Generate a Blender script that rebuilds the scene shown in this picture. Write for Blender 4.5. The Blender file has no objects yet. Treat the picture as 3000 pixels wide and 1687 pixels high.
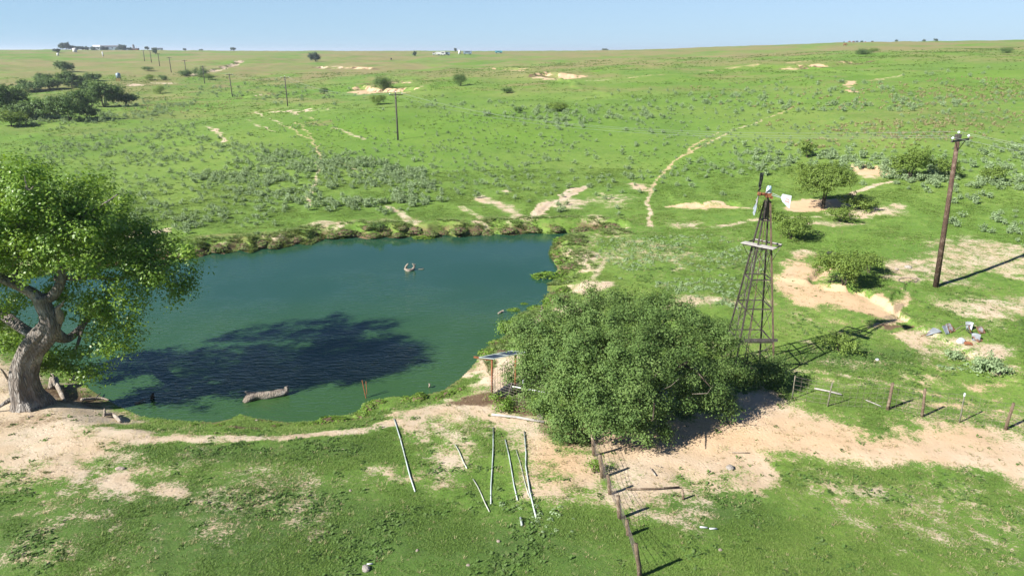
import bpy, math, random
import numpy as np
from mathutils import Vector, Matrix
R = math.radians
sc = bpy.context.scene
COL = sc.collection
rng = np.random.default_rng(7)
random.seed(7)

# ------------------------------------------------------------------ camera, sky, sun, exposure
CAM_Z = 16.5
PITCH = 19.1
FPX, CX, CY = 2000.0, 1500.0, 843.5
cam_d = bpy.data.cameras.new('camera'); cam = bpy.data.objects.new('camera', cam_d); COL.objects.link(cam)
cam_d.sensor_width = 36; cam_d.lens = 24
cam.location = (0, 0, CAM_Z); cam.rotation_euler = (R(90 - PITCH), 0, 0)
cam_d.clip_start = 0.5; cam_d.clip_end = 30000
sc.camera = cam

SUN_EL = 36.0
SH = np.array([0.866, 0.5]); SH = SH / np.linalg.norm(SH)      # direction the shadows fall
world = bpy.data.worlds.new('World'); sc.world = world; world.use_nodes = True
wn = world.node_tree; wn.nodes.clear()
w_out = wn.nodes.new('ShaderNodeOutputWorld'); w_bg = wn.nodes.new('ShaderNodeBackground'); w_sky = wn.nodes.new('ShaderNodeTexSky')
w_sky.sky_type = 'NISHITA'; w_sky.sun_disc = False; w_sky.sun_elevation = R(SUN_EL)
w_sky.sun_rotation = math.atan2(-SH[0], -SH[1])
w_sky.air_density = 0.55; w_sky.dust_density = 0.0; w_sky.ozone_density = 6.0; w_sky.altitude = 1500
w_bg.inputs['Strength'].default_value = 0.07
w_tc = wn.nodes.new('ShaderNodeTexCoord'); w_sep = wn.nodes.new('ShaderNodeSeparateXYZ'); w_mr = wn.nodes.new('ShaderNodeMapRange'); w_mx = wn.nodes.new('ShaderNodeMix')
w_mx.data_type = 'RGBA'; w_mr.interpolation_type = 'SMOOTHSTEP'
w_mr.inputs[1].default_value = -.02; w_mr.inputs[2].default_value = .30; w_mr.inputs[3].default_value = .92; w_mr.inputs[4].default_value = 0.0
wn.links.new(w_tc.outputs['Generated'], w_sep.inputs[0]); wn.links.new(w_sep.outputs[2], w_mr.inputs[0]); wn.links.new(w_mr.outputs[0], w_mx.inputs[0])
wn.links.new(w_sky.outputs[0], w_mx.inputs[6]); w_px = wn.nodes.new('ShaderNodeMapRange'); w_hz = wn.nodes.new('ShaderNodeMix'); w_hz.data_type = 'RGBA'      # thin summer haze low in the sky, paler to the right
w_px.inputs[1].default_value = -.7; w_px.inputs[2].default_value = .7; wn.links.new(w_sep.outputs[0], w_px.inputs[0]); wn.links.new(w_px.outputs[0], w_hz.inputs[0])
w_hz.inputs[6].default_value = (2.35, 3.70, 4.75, 1); w_hz.inputs[7].default_value = (3.35, 4.45, 5.15, 1); wn.links.new(w_hz.outputs[2], w_mx.inputs[7])
wn.links.new(w_mx.outputs[2], w_bg.inputs['Color']); wn.links.new(w_bg.outputs[0], w_out.inputs['Surface'])
sun_d = bpy.data.lights.new('sun', 'SUN'); sun = bpy.data.objects.new('sun', sun_d); COL.objects.link(sun)
sun_d.energy = 5.0; sun_d.angle = R(0.53); sun_d.color = (1.0, 0.955, 0.89)
sdir = Vector((SH[0] * math.cos(R(SUN_EL)), SH[1] * math.cos(R(SUN_EL)), -math.sin(R(SUN_EL))))
sun.rotation_euler = sdir.to_track_quat('-Z', 'Y').to_euler(); sun.location = (-60, -40, 80)
vs = sc.view_settings
vs.view_transform = 'Standard'; vs.look = 'None'; vs.gamma = 1; vs.use_curve_mapping = False
vs.exposure = 1.27
sc.cycles.max_bounces = 6; sc.cycles.transparent_max_bounces = 6; sc.cycles.diffuse_bounces = 3; sc.cycles.glossy_bounces = 2
sc.cycles.use_denoising = True; sc.cycles.denoiser = 'OPENIMAGEDENOISE'; sc.cycles.denoising_input_passes = 'RGB_ALBEDO_NORMAL'; sc.cycles.volume_bounces = 0; sc.cycles.sample_clamp_indirect = 4.0

# ------------------------------------------------------------------ noise
def _h(ix, iy, seed):
    a = (ix.astype(np.int64) * 374761393 + iy.astype(np.int64) * 668265263 + seed * 974634777) & 0xFFFFFFFF
    a = ((a ^ (a >> 13)) * 1274126177) & 0xFFFFFFFF
    a = a ^ (a >> 16)
    return (a & 0xFFFFFF) / float(0xFFFFFF)
def vn(x, y, seed=0):
    xi = np.floor(x); yi = np.floor(y); fx = x - xi; fy = y - yi
    fx = fx * fx * (3 - 2 * fx); fy = fy * fy * (3 - 2 * fy)
    a = _h(xi, yi, seed); b = _h(xi + 1, yi, seed); c = _h(xi, yi + 1, seed); d = _h(xi + 1, yi + 1, seed)
    return (a * (1 - fx) + b * fx) * (1 - fy) + (c * (1 - fx) + d * fx) * fy
def fbm(x, y, octv=4, seed=0):
    s = 0; amp = 0.5; tot = 0
    for k in range(octv):
        s = s + amp * vn(x, y, seed + k * 17); tot += amp
        x, y = x * 1.92 + y * 0.6 + 13.7, y * 1.92 - x * 0.6 - 7.1; amp *= 0.5
    return s / tot
def sstep(a, b, x):
    t = np.clip((x - a) / (b - a), 0, 1); return t * t * (3 - 2 * t)

# ------------------------------------------------------------------ rays: where the photograph's points lie on the ground
CP, SP = math.cos(R(PITCH)), math.sin(R(PITCH))
def ray(px, py):
    px = np.asarray(px, float); py = np.asarray(py, float)
    u = -(py - CY) / FPX
    return np.stack([(px - CX) / FPX, CP + SP * u, -SP + CP * u], -1)
def onz(px, py, z):
    r = ray(px, py); t = (z - CAM_Z) / r[..., 2]
    return r * t[..., None] + np.array([0, 0, CAM_Z])
def ony(px, py, Y):
    r = ray(px, py); t = Y / r[..., 1]
    return r * t[..., None] + np.array([0, 0, CAM_Z])
DS = 3000 / 2576.0
def D(pts): return [(x * DS, y * DS) for x, y in pts]

# ------------------------------------------------------------------ terrain
WL = -0.45
_d = [0, 20, 40, 60, 80, 100, 130, 160, 200, 250, 300, 350, 420, 500, 600, 750, 900, 1200, 1800, 3000, 8000]
_T = {
 -900: [0, 0, 0, 0, 0, 0, -.3, -1, -2, -1.5, 0, 1.5, 4, 7, 10, 13.5, 16, 18, 17.5, 17, 14],
 0:    [0, 0, 0, 0, 0, 0, -.3, -1, -2, -1.5, 0, 1.5, 4, 6.5, 9, 13, 15.8, 18.0, 17.4, 17, 14],
 300:  [0, 0, 0, 0, 0, 0, -.2, -.8, -2, -1.5, 0, 1.6, 4, 6.5, 9, 13.5, 17, 20.5, 18, 17, 14],
 600:  [0, 0, 0, 0, 0, .3, .3, 0, -1, -1, .5, 1.8, 4, 7, 9.5, 13, 15.5, 16.8, 17.0, 16.5, 14],
 900:  [0, 0, 0, 0, .2, .8, 1.6, 2.6, 2.6, 1.8, 1.5, 2.5, 5, 8.0, 10.5, 14, 16, 16.8, 16.5, 16.5, 14],
 1200: [0, 0, 0, 0, .4, 1.2, 2.2, 3.4, 4.8, 4.9, 4, 4.5, 6.5, 9.5, 12, 14.6, 15.8, 16.6, 16.5, 16.5, 14],
 1500: [0, 0, 0, 0, .5, 1.4, 2.6, 3.8, 5.4, 6.9, 6.6, 6.2, 8.2, 11.2, 13.2, 14.8, 15.8, 16.5, 16.5, 16.5, 14],
 1800: [0, 0, 0, 0, .7, 1.9, 3.4, 4.8, 6.5, 8.4, 9.2, 8.6, 10.5, 13.2, 15.0, 16.2, 16.6, 17.0, 17, 16.5, 14],
 2150: [0, 0, 0, .3, 1.0, 2.3, 4.1, 5.8, 7.8, 10, 11.4, 11.6, 13.2, 16, 19, 21.0, 21, 20.5, 20, 19, 16],
 2500: [0, 0, 0, .5, 1.2, 2.6, 4.8, 6.8, 9.0, 11.4, 13.3, 14.5, 16.5, 19.5, 22.5, 25, 26, 26, 24, 22, 18],
 3000: [0, 0, 0, .5, 1.3, 2.9, 5.2, 7.4, 10, 13, 15.2, 16.8, 18.6, 20.4, 22.3, 24.6, 26.5, 28, 27, 24, 18],
 3900: [0, 0, 0, .5, 1.3, 3.0, 5.4, 7.8, 10.6, 13.7, 16.4, 18.4, 20.8, 23, 25, 27.2, 29, 30, 28, 25, 18]}
_kx = np.array(sorted(_T)); _az = np.arctan((_kx - CX) / FPX / 1.0575)
_tab = np.array([_T[k] for k in _kx])
NL, NA = 420, 240
_lg = np.linspace(math.log(1), math.log(9000), NL); _ag = np.linspace(_az[0] - .05, _az[-1] + .05, NA)
_m1 = np.array([np.interp(np.exp(_lg), _d, row) for row in _tab])
_m2 = np.array([np.interp(_ag, _az, _m1[:, j]) for j in range(NL)]).T
def _gs(a, s, ax):
    k = np.exp(-0.5 * (np.arange(-3 * s, 3 * s + 1) / s) ** 2); k /= k.sum()
    p = np.pad(a, [(3 * s, 3 * s) if i == ax else (0, 0) for i in range(2)], mode='edge')
    return np.apply_along_axis(lambda v: np.convolve(v, k, 'valid'), ax, p)
_m2 = _gs(_gs(_m2, 6, 1), 8, 0)
def base_z(x, y):
    d = np.maximum(np.hypot(x, y), 1.0); a = np.arctan2(x, np.maximum(y, 1e-3))
    a = np.clip(a, _ag[0], _ag[-1])
    fi = (np.log(d) - _lg[0]) / (_lg[1] - _lg[0]); fi = np.clip(fi, 0, NL - 1.001)
    fj = np.clip((a - _ag[0]) / (_ag[1] - _ag[0]), 0, NA - 1.001)
    i = fi.astype(int); j = fj.astype(int); u = fi - i; v = fj - j
    z = (_m2[j, i] * (1 - u) + _m2[j, i + 1] * u) * (1 - v) + (_m2[j + 1, i] * (1 - u) + _m2[j + 1, i + 1] * u) * v
    n1 = fbm(x / 14., y / 14., 3, 3) - .5
    n2 = fbm(x / 70., y / 70., 3, 5) - .5
    n3 = fbm(x / 1.7, y / 1.7, 3, 9) - .5
    rise = np.maximum(28 - y - .25 * x, 0) * sstep(80, 40, d) * (y > -5); rise = np.minimum(rise, 14) ** 1.25 * .055
    far = sstep(60, 160, d)
    return z + n1 * (.45 + .9 * far) + n2 * 3.0 * far * sstep(2500, 900, d) + n3 * .13 + rise
def poly_sd(x, y, P):
    """signed distance, positive inside"""
    P = np.asarray(P)[:, :2]; d2 = np.full(x.shape, 1e18); ins = np.zeros(x.shape, bool)
    Q = np.roll(P, -1, 0)
    for (ax, ay), (bx, by) in zip(P, Q):
        ex, ey = bx - ax, by - ay; wx, wy = x - ax, y - ay
        t = np.clip((wx * ex + wy * ey) / (ex * ex + ey * ey + 1e-12), 0, 1)
        d2 = np.minimum(d2, (wx - ex * t) ** 2 + (wy - ey * t) ** 2)
        c = (ay > y) != (by > y)
        with np.errstate(divide='ignore', invalid='ignore'):
            xc = ax + (y - ay) * ex / (ey if abs(ey) > 1e-12 else 1e-12)
        ins ^= c & (x < xc)
    return np.where(ins, 1, -1) * np.sqrt(d2)
def line_d(x, y, P):
    """distance to a polyline, signed side (positive = farther from the camera), run parameter"""
    P = np.asarray(P)[:, :2]; best = np.full(x.shape, 1e18); side = np.zeros(x.shape); run = np.zeros(x.shape)
    L = 0; tot = np.sum(np.hypot(*(P[1:] - P[:-1]).T))
    for (ax, ay), (bx, by) in zip(P[:-1], P[1:]):
        ex, ey = bx - ax, by - ay; l = math.hypot(ex, ey); wx, wy = x - ax, y - ay
        t = np.clip((wx * ex + wy * ey) / (l * l + 1e-12), 0, 1)
        d = np.hypot(wx - ex * t, wy - ey * t)
        nx, ny = -ey / l, ex / l
        if nx * ax + ny * ay < 0: nx, ny = -nx, -ny
        s = np.sign(wx * nx + wy * ny)
        m = d < best
        best = np.where(m, d, best); side = np.where(m, s, side); run = np.where(m, (L + t * l) / tot, run)
        L += l
    return best, side, run
def near(x, y, P, pad):
    P = np.asarray(P)
    return (x > P[:, 0].min() - pad) & (x < P[:, 0].max() + pad) & (y > P[:, 1].min() - pad) & (y < P[:, 1].max() + pad)

# the pond's outline, read off the photograph and laid on the water level
_pond_px = [(-700, 880), (-300, 855), (0, 822), (250, 788), (450, 764), (595, 751), (622, 738), (655, 745), (700, 733), (735, 742), (770, 727), (810, 731),
  (872, 714), (905, 718), (940, 700), (1000, 700), (1035, 694), (1080, 701), (1125, 694), (1165, 699), (1210, 692), (1255, 698), (1300, 688), (1345, 695), (1440, 684), (1500, 690),
  (1560, 681), (1610, 686), (1650, 683), (1720, 681), (1790, 683), (1800, 689), (1720, 694), (1660, 700), (1622, 712), (1616, 728), (1612, 750), (1622, 768), (1632, 782), (1630, 800),
  (1640, 812), (1632, 824), (1606, 836), (1602, 852), (1628, 862), (1600, 872), (1596, 888), (1560, 908), (1530, 918), (1504, 938), (1480, 960), (1478, 990),
  (1440, 1024), (1405, 1040), (1392, 1062), (1372, 1086), (1345, 1110), (1322, 1126), (1300, 1142), (1262, 1152), (1235, 1158), (1190, 1163), (1150, 1160), (1100, 1172), (1062, 1178), (1056, 1196), (1030, 1212),
  (985, 1218), (930, 1232), (850, 1238), (790, 1230), (745, 1224), (705, 1212), (680, 1224), (640, 1236), (560, 1234), (480, 1228), (410, 1218), (365, 1198), (330, 1180), (300, 1164),
  (280, 1150), (250, 1128), (212, 1108), (205, 1085), (170, 1050), (120, 1015), (60, 968), (-40, 930), (-200, 925), (-700, 940)]
POND = onz([p[0] for p in _pond_px], [p[1] for p in _pond_px], WL)[:, :2]
def hf0(x, y):
    """ground before the pond and the cut banks"""
    return base_z(x, y)
def march(fn, pts):
    """points where the photograph's pixels meet the ground fn"""
    pts = np.asarray(pts, float); r = ray(pts[:, 0], pts[:, 1])
    t = np.concatenate([np.geomspace(12, 120, 260), np.geomspace(121, 7000, 420)])
    out = np.zeros((len(pts), 3))
    for k in range(0, len(pts), 400):
        rr = r[k:k + 400]
        X = rr[:, 0:1] * t; Y = rr[:, 1:2] * t; Z = CAM_Z + rr[:, 2:3] * t
        g = Z - fn(X, Y)
        hit = g < 0; j = np.where(hit.any(1), hit.argmax(1), len(t) - 1); j = np.maximum(j, 1)
        i = np.arange(len(rr)); a, b = g[i, j - 1], g[i, j]
        f = np.clip(a / (a - b + 1e-9), 0, 1); tt = t[j - 1] + (t[j] - t[j - 1]) * f
        xx, yy = rr[:, 0] * tt, rr[:, 1] * tt
        out[k:k + 400] = np.stack([xx, yy, fn(xx, yy)], -1)
    return out
# cut banks and gullies: polyline along the lip (display pixels), height of the step, how far it dies out behind
_cl = [
 ([(885, 228), (905, 222), (935, 226), (975, 230), (1020, 228), (1060, 226)], 2.4, 30),
 ([(975, 211), (1000, 208), (1030, 210), (1060, 207)], 2.0, 30),
 ([(1340, 194), (1370, 188), (1400, 193), (1440, 193), (1490, 189)], 2.8, 40),
 ([(1215, 176), (1270, 174), (1310, 178)], 2.2, 40),
 ([(600, 240), (630, 247), (660, 240), (700, 238)], 1.4, 25),
 ([(790, 168), (830, 172), (880, 171), (950, 174)], 2.0, 50),
 ([(1985, 172), (2010, 168), (2030, 170), (2100, 162), (2170, 156)], 1.5, 40),
 ([(500, 186), (540, 177), (575, 168), (600, 156), (610, 152)], 2.2, 40),
 ([(2040, 716), (2044, 697), (2062, 682), (2078, 674)], .8, 8),
 ([(2040, 716), (2085, 724), (2140, 728), (2185, 742), (2222, 772), (2248, 786), (2280, 764)], 1.0, 8),
 ([(2190, 836), (2220, 822), (2250, 810)], .3, 4),
 ([(1700, 521), (1750, 518), (1790, 516), (1830, 513), (1868, 520)], .9, 10),
 ([(2170, 425), (2200, 422), (2235, 426)], .9, 10),
 ([(1345, 545), (1385, 510), (1430, 492), (1480, 470)], .35, 6),
]
CLIFF = []
for pl, hh, dec in _cl:
    CLIFF.append((march(hf0, D(pl))[:, :2], hh * (.34 if dec > 12 else .27), dec))
def cliffs(x, y):
    dz = np.zeros(x.shape)
    for P, hh, dec in CLIFF:
        m = near(x, y, P, dec * 2)
        if not m.any(): continue
        wx = x[m] + (fbm(x[m] / (dec * .15), y[m] / (dec * .15), 3, 41) - .5) * dec * (.16 if dec > 12 else .09)
        wy = y[m] + (fbm(x[m] / (dec * .15), y[m] / (dec * .15), 3, 43) - .5) * dec * (.16 if dec > 12 else .09)
        d, s, r = line_d(wx, wy, P)
        e = sstep(0, .12, r) * sstep(1, .88, r); w = dec / 30.
        sd = d * s
        dz[m] += hh * e * (sstep(-.3 * w, 1.1 * w, sd) * np.exp(-np.maximum(sd, 0) / dec) - .45 * np.exp(-(np.minimum(sd, 0) / (4 * w)) ** 2) * (sd < 0))
    return dz
def pond_sd(x, y):
    s = np.full(x.shape, -99.0); m = near(x, y, POND, 12)
    if m.any(): s[m] = poly_sd(x[m], y[m], POND)
    return s
def hf(x, y):
    x = np.asarray(x, float); y = np.asarray(y, float); sh = x.shape; x = x.ravel(); y = y.ravel()
    z = base_z(x, y) + cliffs(x, y)
    s = pond_sd(x, y); m = s > -11
    if m.any():
        sm = s[m]; xm, ym = x[m], y[m]
        lump = fbm(xm / 1.6, ym / 1.6, 2, 21)
        farb = sstep(50, 58, ym)                      # the far bank is steeper and higher
        wd = 3.2 - 1.6 * farb
        out = WL + .02 + (z[m] + farb * (.15 + .35 * lump) * np.exp(-np.maximum(-sm - 1.5, 0) / 2.5) - WL) * sstep(0, 1, np.maximum(-sm, 0) / wd) ** .8
        z[m] = np.where(sm > 0, WL - np.minimum(1.2, .02 + .16 * sm), out)
    return z.reshape(sh)
def gp(px, py): return Vector(march(hf, [(px, py)])[0])
def gps(pts): return march(hf, pts)
def gz(x, y): return float(hf(np.array([x]), np.array([y]))[0])
def far_at(px, d):
    a = math.atan((px - CX) / FPX / 1.0575); x, y = d * math.sin(a), d * math.cos(a)
    return Vector((x, y, gz(x, y)))
# ------------------------------------------------------------------ materials
class NT:
    def __init__(s, name):
        s.m = bpy.data.materials.new(name); s.m.use_nodes = True; s.t = s.m.node_tree; s.t.nodes.clear()
        s.out = s.t.nodes.new('ShaderNodeOutputMaterial')
    def n(s, typ, ins=None, **kw):
        nd = s.t.nodes.new('ShaderNode' + typ)
        for k, v in kw.items(): setattr(nd, k, v)
        for k, v in (ins or {}).items():
            sk = nd.inputs[k]
            if isinstance(v, bpy.types.NodeSocket): s.t.links.new(v, sk)
            else:
                if sk.type == 'RGBA' and len(v) == 3: v = (*v, 1)
                sk.default_value = v
        return nd
    def noise(s, vec, scale, detail=3, rough=.55, dist=0):
        return s.n('TexNoise', {'Vector': vec, 'Scale': scale, 'Detail': detail, 'Roughness': rough, 'Distortion': dist}).outputs[0]
    def math(s, op, a, b=0.0, c=None, clamp=False):
        nd = s.t.nodes.new('ShaderNodeMath'); nd.operation = op; nd.use_clamp = clamp
        for i, v in enumerate((a, b, c)):
            if v is None: continue
            if isinstance(v, bpy.types.NodeSocket): s.t.links.new(v, nd.inputs[i])
            else: nd.inputs[i].default_value = v
        return nd.outputs[0]
    def map(s, v, a, b, c=0.0, d=1.0, smooth=True):
        return s.n('MapRange', {0: v, 1: a, 2: b, 3: c, 4: d}, interpolation_type='SMOOTHSTEP' if smooth else 'LINEAR').outputs[0]
    def mix(s, f, a, b, blend='MIX'):
        nd = s.t.nodes.new('ShaderNodeMix'); nd.data_type = 'RGBA'; nd.blend_type = blend
        for i, v in ((0, f), (6, a), (7, b)):
            if isinstance(v, bpy.types.NodeSocket): s.t.links.new(v, nd.inputs[i])
            else: nd.inputs[i].default_value = v if i == 0 else (*v, 1)[:4]
        return nd.outputs[2]
    def scale(s, vec, xyz, rot=(0, 0, 0)):
        return s.n('Mapping', {'Vector': vec, 'Scale': xyz, 'Rotation': rot}).outputs[0]
    def bsdf(s, col, rough=.8, spec=.3, metal=0.0, bump=None, bstr=.4, bdist=.05, **extra):
        ins = {'Base Color': col, 'Roughness': rough, 'Specular IOR Level': spec, 'Metallic': metal}
        ins.update(extra)
        if bump is not None:
            ins['Normal'] = s.n('Bump', {'Height': bump, 'Strength': bstr, 'Distance': bdist}).outputs[0]
        b = s.n('BsdfPrincipled', ins)
        s.t.links.new(b.outputs[0], s.out.inputs[0]); return b
    def pos(s): return s.n('NewGeometry').outputs['Position']
    def obj(s): return s.n('TexCoord').outputs['Object']

def simple_mat(name, c1, c2, sc_=6, rough=.8, spec=.3, metal=0.0, stretch=(1, 1, 1), bstr=.3, bdist=.01, contrast=(.35, .65)):
    t = NT(name); v = t.scale(t.obj(), stretch); n = t.noise(v, sc_, 5, .6)
    t.bsdf(t.mix(t.map(n, *contrast), c1, c2), rough, spec, metal, n, bstr, bdist); return t.m

def leaf_mat(name, c1, c2, c3, trans=.35, tint=False, rough=.55, spec=.25, tone=False):
    t = NT(name)
    rnd = t.n('NewGeometry').outputs['Random Per Island']
    if tint: rnd = t.math('ADD', t.math('MULTIPLY', rnd, .5), t.math('MULTIPLY', t.n('Attribute', attribute_type='INSTANCER', attribute_name='tint').outputs['Fac'], .5))
    if tone: rnd = t.math('ADD', t.math('MULTIPLY', rnd, .45), t.math('MULTIPLY', t.n('Attribute', attribute_name='tone').outputs['Fac'], .55))
    cr = t.n('ValToRGB', {0: rnd}); e = cr.color_ramp.elements
    e[0].color = (*c1, 1); e[1].color = (*c3, 1); m = e.new(.5); m.color = (*c2, 1)
    col = cr.outputs[0]
    b = t.n('BsdfPrincipled', {'Base Color': col, 'Roughness': rough, 'Specular IOR Level': spec})
    tr = t.n('BsdfTranslucent', {'Color': t.mix(1.0, col, (1.05, 1.0, .55), 'MULTIPLY')})
    mx = t.n('MixShader', {0: trans, 1: b.outputs[0], 2: tr.outputs[0]})
    t.t.links.new(mx.outputs[0], t.out.inputs[0]); return t.m

GRASS_A, GRASS_B, GRASS_C = (.092, .184, .028), (.128, .228, .034), (.166, .244, .048)
def ground_material():
    t = NT('pasture'); p = t.pos()
    at = t.n('Attribute', attribute_name='ground_mask'); sep = t.n('SeparateColor', {0: at.outputs['Color']})
    sand, dry, lush, mud = sep.outputs[0], sep.outputs[1], sep.outputs[2], at.outputs['Alpha']  # mud channel also carries the painted shadow lines of the far scarps
    nf = t.noise(p, 9.0, 4, .65); nm = t.noise(p, 1.1, 4, .6); nc = t.noise(p, .13, 4, .6); nl = t.noise(p, .03, 4, .6)
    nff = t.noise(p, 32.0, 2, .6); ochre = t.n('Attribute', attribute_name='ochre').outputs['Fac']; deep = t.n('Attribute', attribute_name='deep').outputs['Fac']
    mixn = t.math('ADD', t.math('MULTIPLY', nc, .6), t.math('MULTIPLY', nm, .4))
    g = t.mix(t.map(mixn, .36, .64), GRASS_A, GRASS_B)
    g = t.mix(t.map(t.math('ADD', t.math('MULTIPLY', nl, .7), t.math('MULTIPLY', nm, .3)), .42, .66), g, GRASS_C)
    g = t.mix(t.math('MULTIPLY', t.map(nf, .40, .68), .45), g, (.050, .088, .022))
    g = t.mix(t.math('MULTIPLY', lush, .8), g, (.085, .190, .014))
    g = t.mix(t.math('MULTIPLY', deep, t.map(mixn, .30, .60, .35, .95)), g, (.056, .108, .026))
    nk = t.noise(p, 3.6, 4, .7)
    g = t.mix(t.math('MULTIPLY', t.map(nk, .34, .46, 1.0, 0.0), .6), g, (.058, .105, .026)); g = t.mix(t.math('MULTIPLY', t.map(nk, .56, .70), .55), g, (.245, .225, .115))
    dn = t.math('ADD', dry, t.math('MULTIPLY', t.math('SUBTRACT', t.math('ADD', t.math('MULTIPLY', nm, .5), t.math('MULTIPLY', nc, .5)), .5), 1.3))
    g = t.mix(t.math('MULTIPLY', t.map(dn, .15, .85), .85), g, t.mix(nf, (.17, .145, .060), (.25, .205, .105)))
    # thatch and soil glimpsed between the blades
    g = t.mix(t.math('MULTIPLY', t.map(nff, .54, .72), .5), g, (.27, .215, .12))
    s1 = t.mix(t.map(t.noise(p, .5, 4, .6), .3, .7), (.44, .340, .230), (.50, .415, .310))
    s1 = t.mix(t.math('MULTIPLY', t.map(nf, .58, .78), .35), s1, (.34, .23, .13))
    s1 = t.mix(t.math('MULTIPLY', t.map(nff, .58, .72), .35), s1, (.60, .47, .33))
    s1 = t.mix(t.math('MULTIPLY', ochre, .85), s1, t.mix(nf, (.46, .300, .170), (.51, .375, .230)))
    s1 = t.mix(t.math('MULTIPLY', t.map(t.noise(p, .42, 5, .7), .52, .72), .45), s1, (.38, .270, .165)); s1 = t.mix(t.math('MULTIPLY', t.map(t.noise(p, 1.9, 4, .75), .56, .74), .5), s1, (.31, .215, .130))
    hoof = t.n('TexVoronoi', {'Vector': p, 'Scale': 3.4, 'Randomness': 1.0}).outputs[0]
    e = t.math('ADD', sand, t.math('MULTIPLY', t.math('SUBTRACT', t.math('ADD', t.math('ADD', t.math('MULTIPLY', nf, .4), t.math('MULTIPLY', nff, .22)), t.math('MULTIPLY', nm, .38)), .5), 3.0))
    col = t.mix(t.map(e, .38, .70), g, s1)
    me = t.math('ADD', mud, t.math('MULTIPLY', t.math('SUBTRACT', nf, .5), .9))
    col = t.mix(t.map(me, .3, .75), col, t.mix(nm, (.085, .055, .034), (.17, .115, .070)))
    hgt = t.math('ADD', t.math('ADD', t.math('MULTIPLY', nf, .7), t.math('MULTIPLY', nff, .3)), t.math('MULTIPLY', t.map(hoof, .05, .30), t.math('MULTIPLY', sand, .5)))
    t.bsdf(col, .95, .1, 0.0, hgt, .45, .10)
    return t.m

def water_material():
    t = NT('pond_water'); p = t.pos()
    w1 = t.noise(t.scale(p, (.55, 1.9, 1), (0, 0, R(-8))), 2.6, 3, .5, .4)
    w2 = t.noise(t.scale(p, (.8, 1.6, 1), (0, 0, R(14))), 7.0, 2, .5)
    calm = t.math('MULTIPLY', t.map(t.noise(p, .11, 3), .36, .64, .25, 1.15), t.map(t.n('SeparateXYZ', {0: p}).outputs[1], 40, 62, 1.0, .22))
    h = t.math('MULTIPLY', t.math('ADD', w1, t.math('MULTIPLY', w2, .35)), calm)
    c = t.mix(t.map(t.noise(p, .08, 3), .3, .7), (.015, .056, .029), (.018, .060, .037))
    yy = t.n('SeparateXYZ', {0: p}).outputs[1]; drift = t.math('MULTIPLY', t.math('SUBTRACT', t.noise(t.scale(p, (.05, .16, 1), (0, 0, .4)), 1.0, 4), .5), 16)
    c = t.mix(t.map(t.math('ADD', yy, drift), 33, 52), (.030, .074, .022), c)
    t.bsdf(c, .05, .5, 0.0, h, .40, .12, IOR=1.333)
    return t.m

# ------------------------------------------------------------------ object helpers
def tag(o, label=None, cat=None, group=None, kind=None):
    if label: o['label'] = label
    if cat: o['category'] = cat
    if group: o['group'] = group
    if kind: o['kind'] = kind
    return o
def empty(name, loc, label, cat, group=None, rz=0):
    o = bpy.data.objects.new(name, None); COL.objects.link(o); o.location = loc; o.rotation_euler = (0, 0, rz)
    o.empty_display_size = .3
    return tag(o, label, cat, group)
def link(name, me, parent=None, loc=(0, 0, 0)):
    o = bpy.data.objects.new(name, me); COL.objects.link(o)
    if parent: o.parent = parent
    o.location = loc; return o
def np_mesh(name, verts, faces, mat, smooth=False):
    """verts (n,3); faces (m,k) all alike"""
    me = bpy.data.meshes.new(name); v = np.asarray(verts, np.float32).reshape(-1, 3); f = np.asarray(faces, np.int32); k = f.shape[1]
    me.vertices.add(len(v)); me.vertices.foreach_set('co', v.ravel())
    me.loops.add(f.size); me.loops.foreach_set('vertex_index', f.ravel())
    me.polygons.add(len(f)); me.polygons.foreach_set('loop_start', np.arange(0, f.size, k, dtype=np.int32))
    try: me.polygons.foreach_set('loop_total', np.full(len(f), k, np.int32))
    except Exception: pass
    if smooth: me.polygons.foreach_set('use_smooth', np.ones(len(f), bool))
    me.update(calc_edges=True)
    if mat: me.materials.append(mat)
    return me
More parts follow.
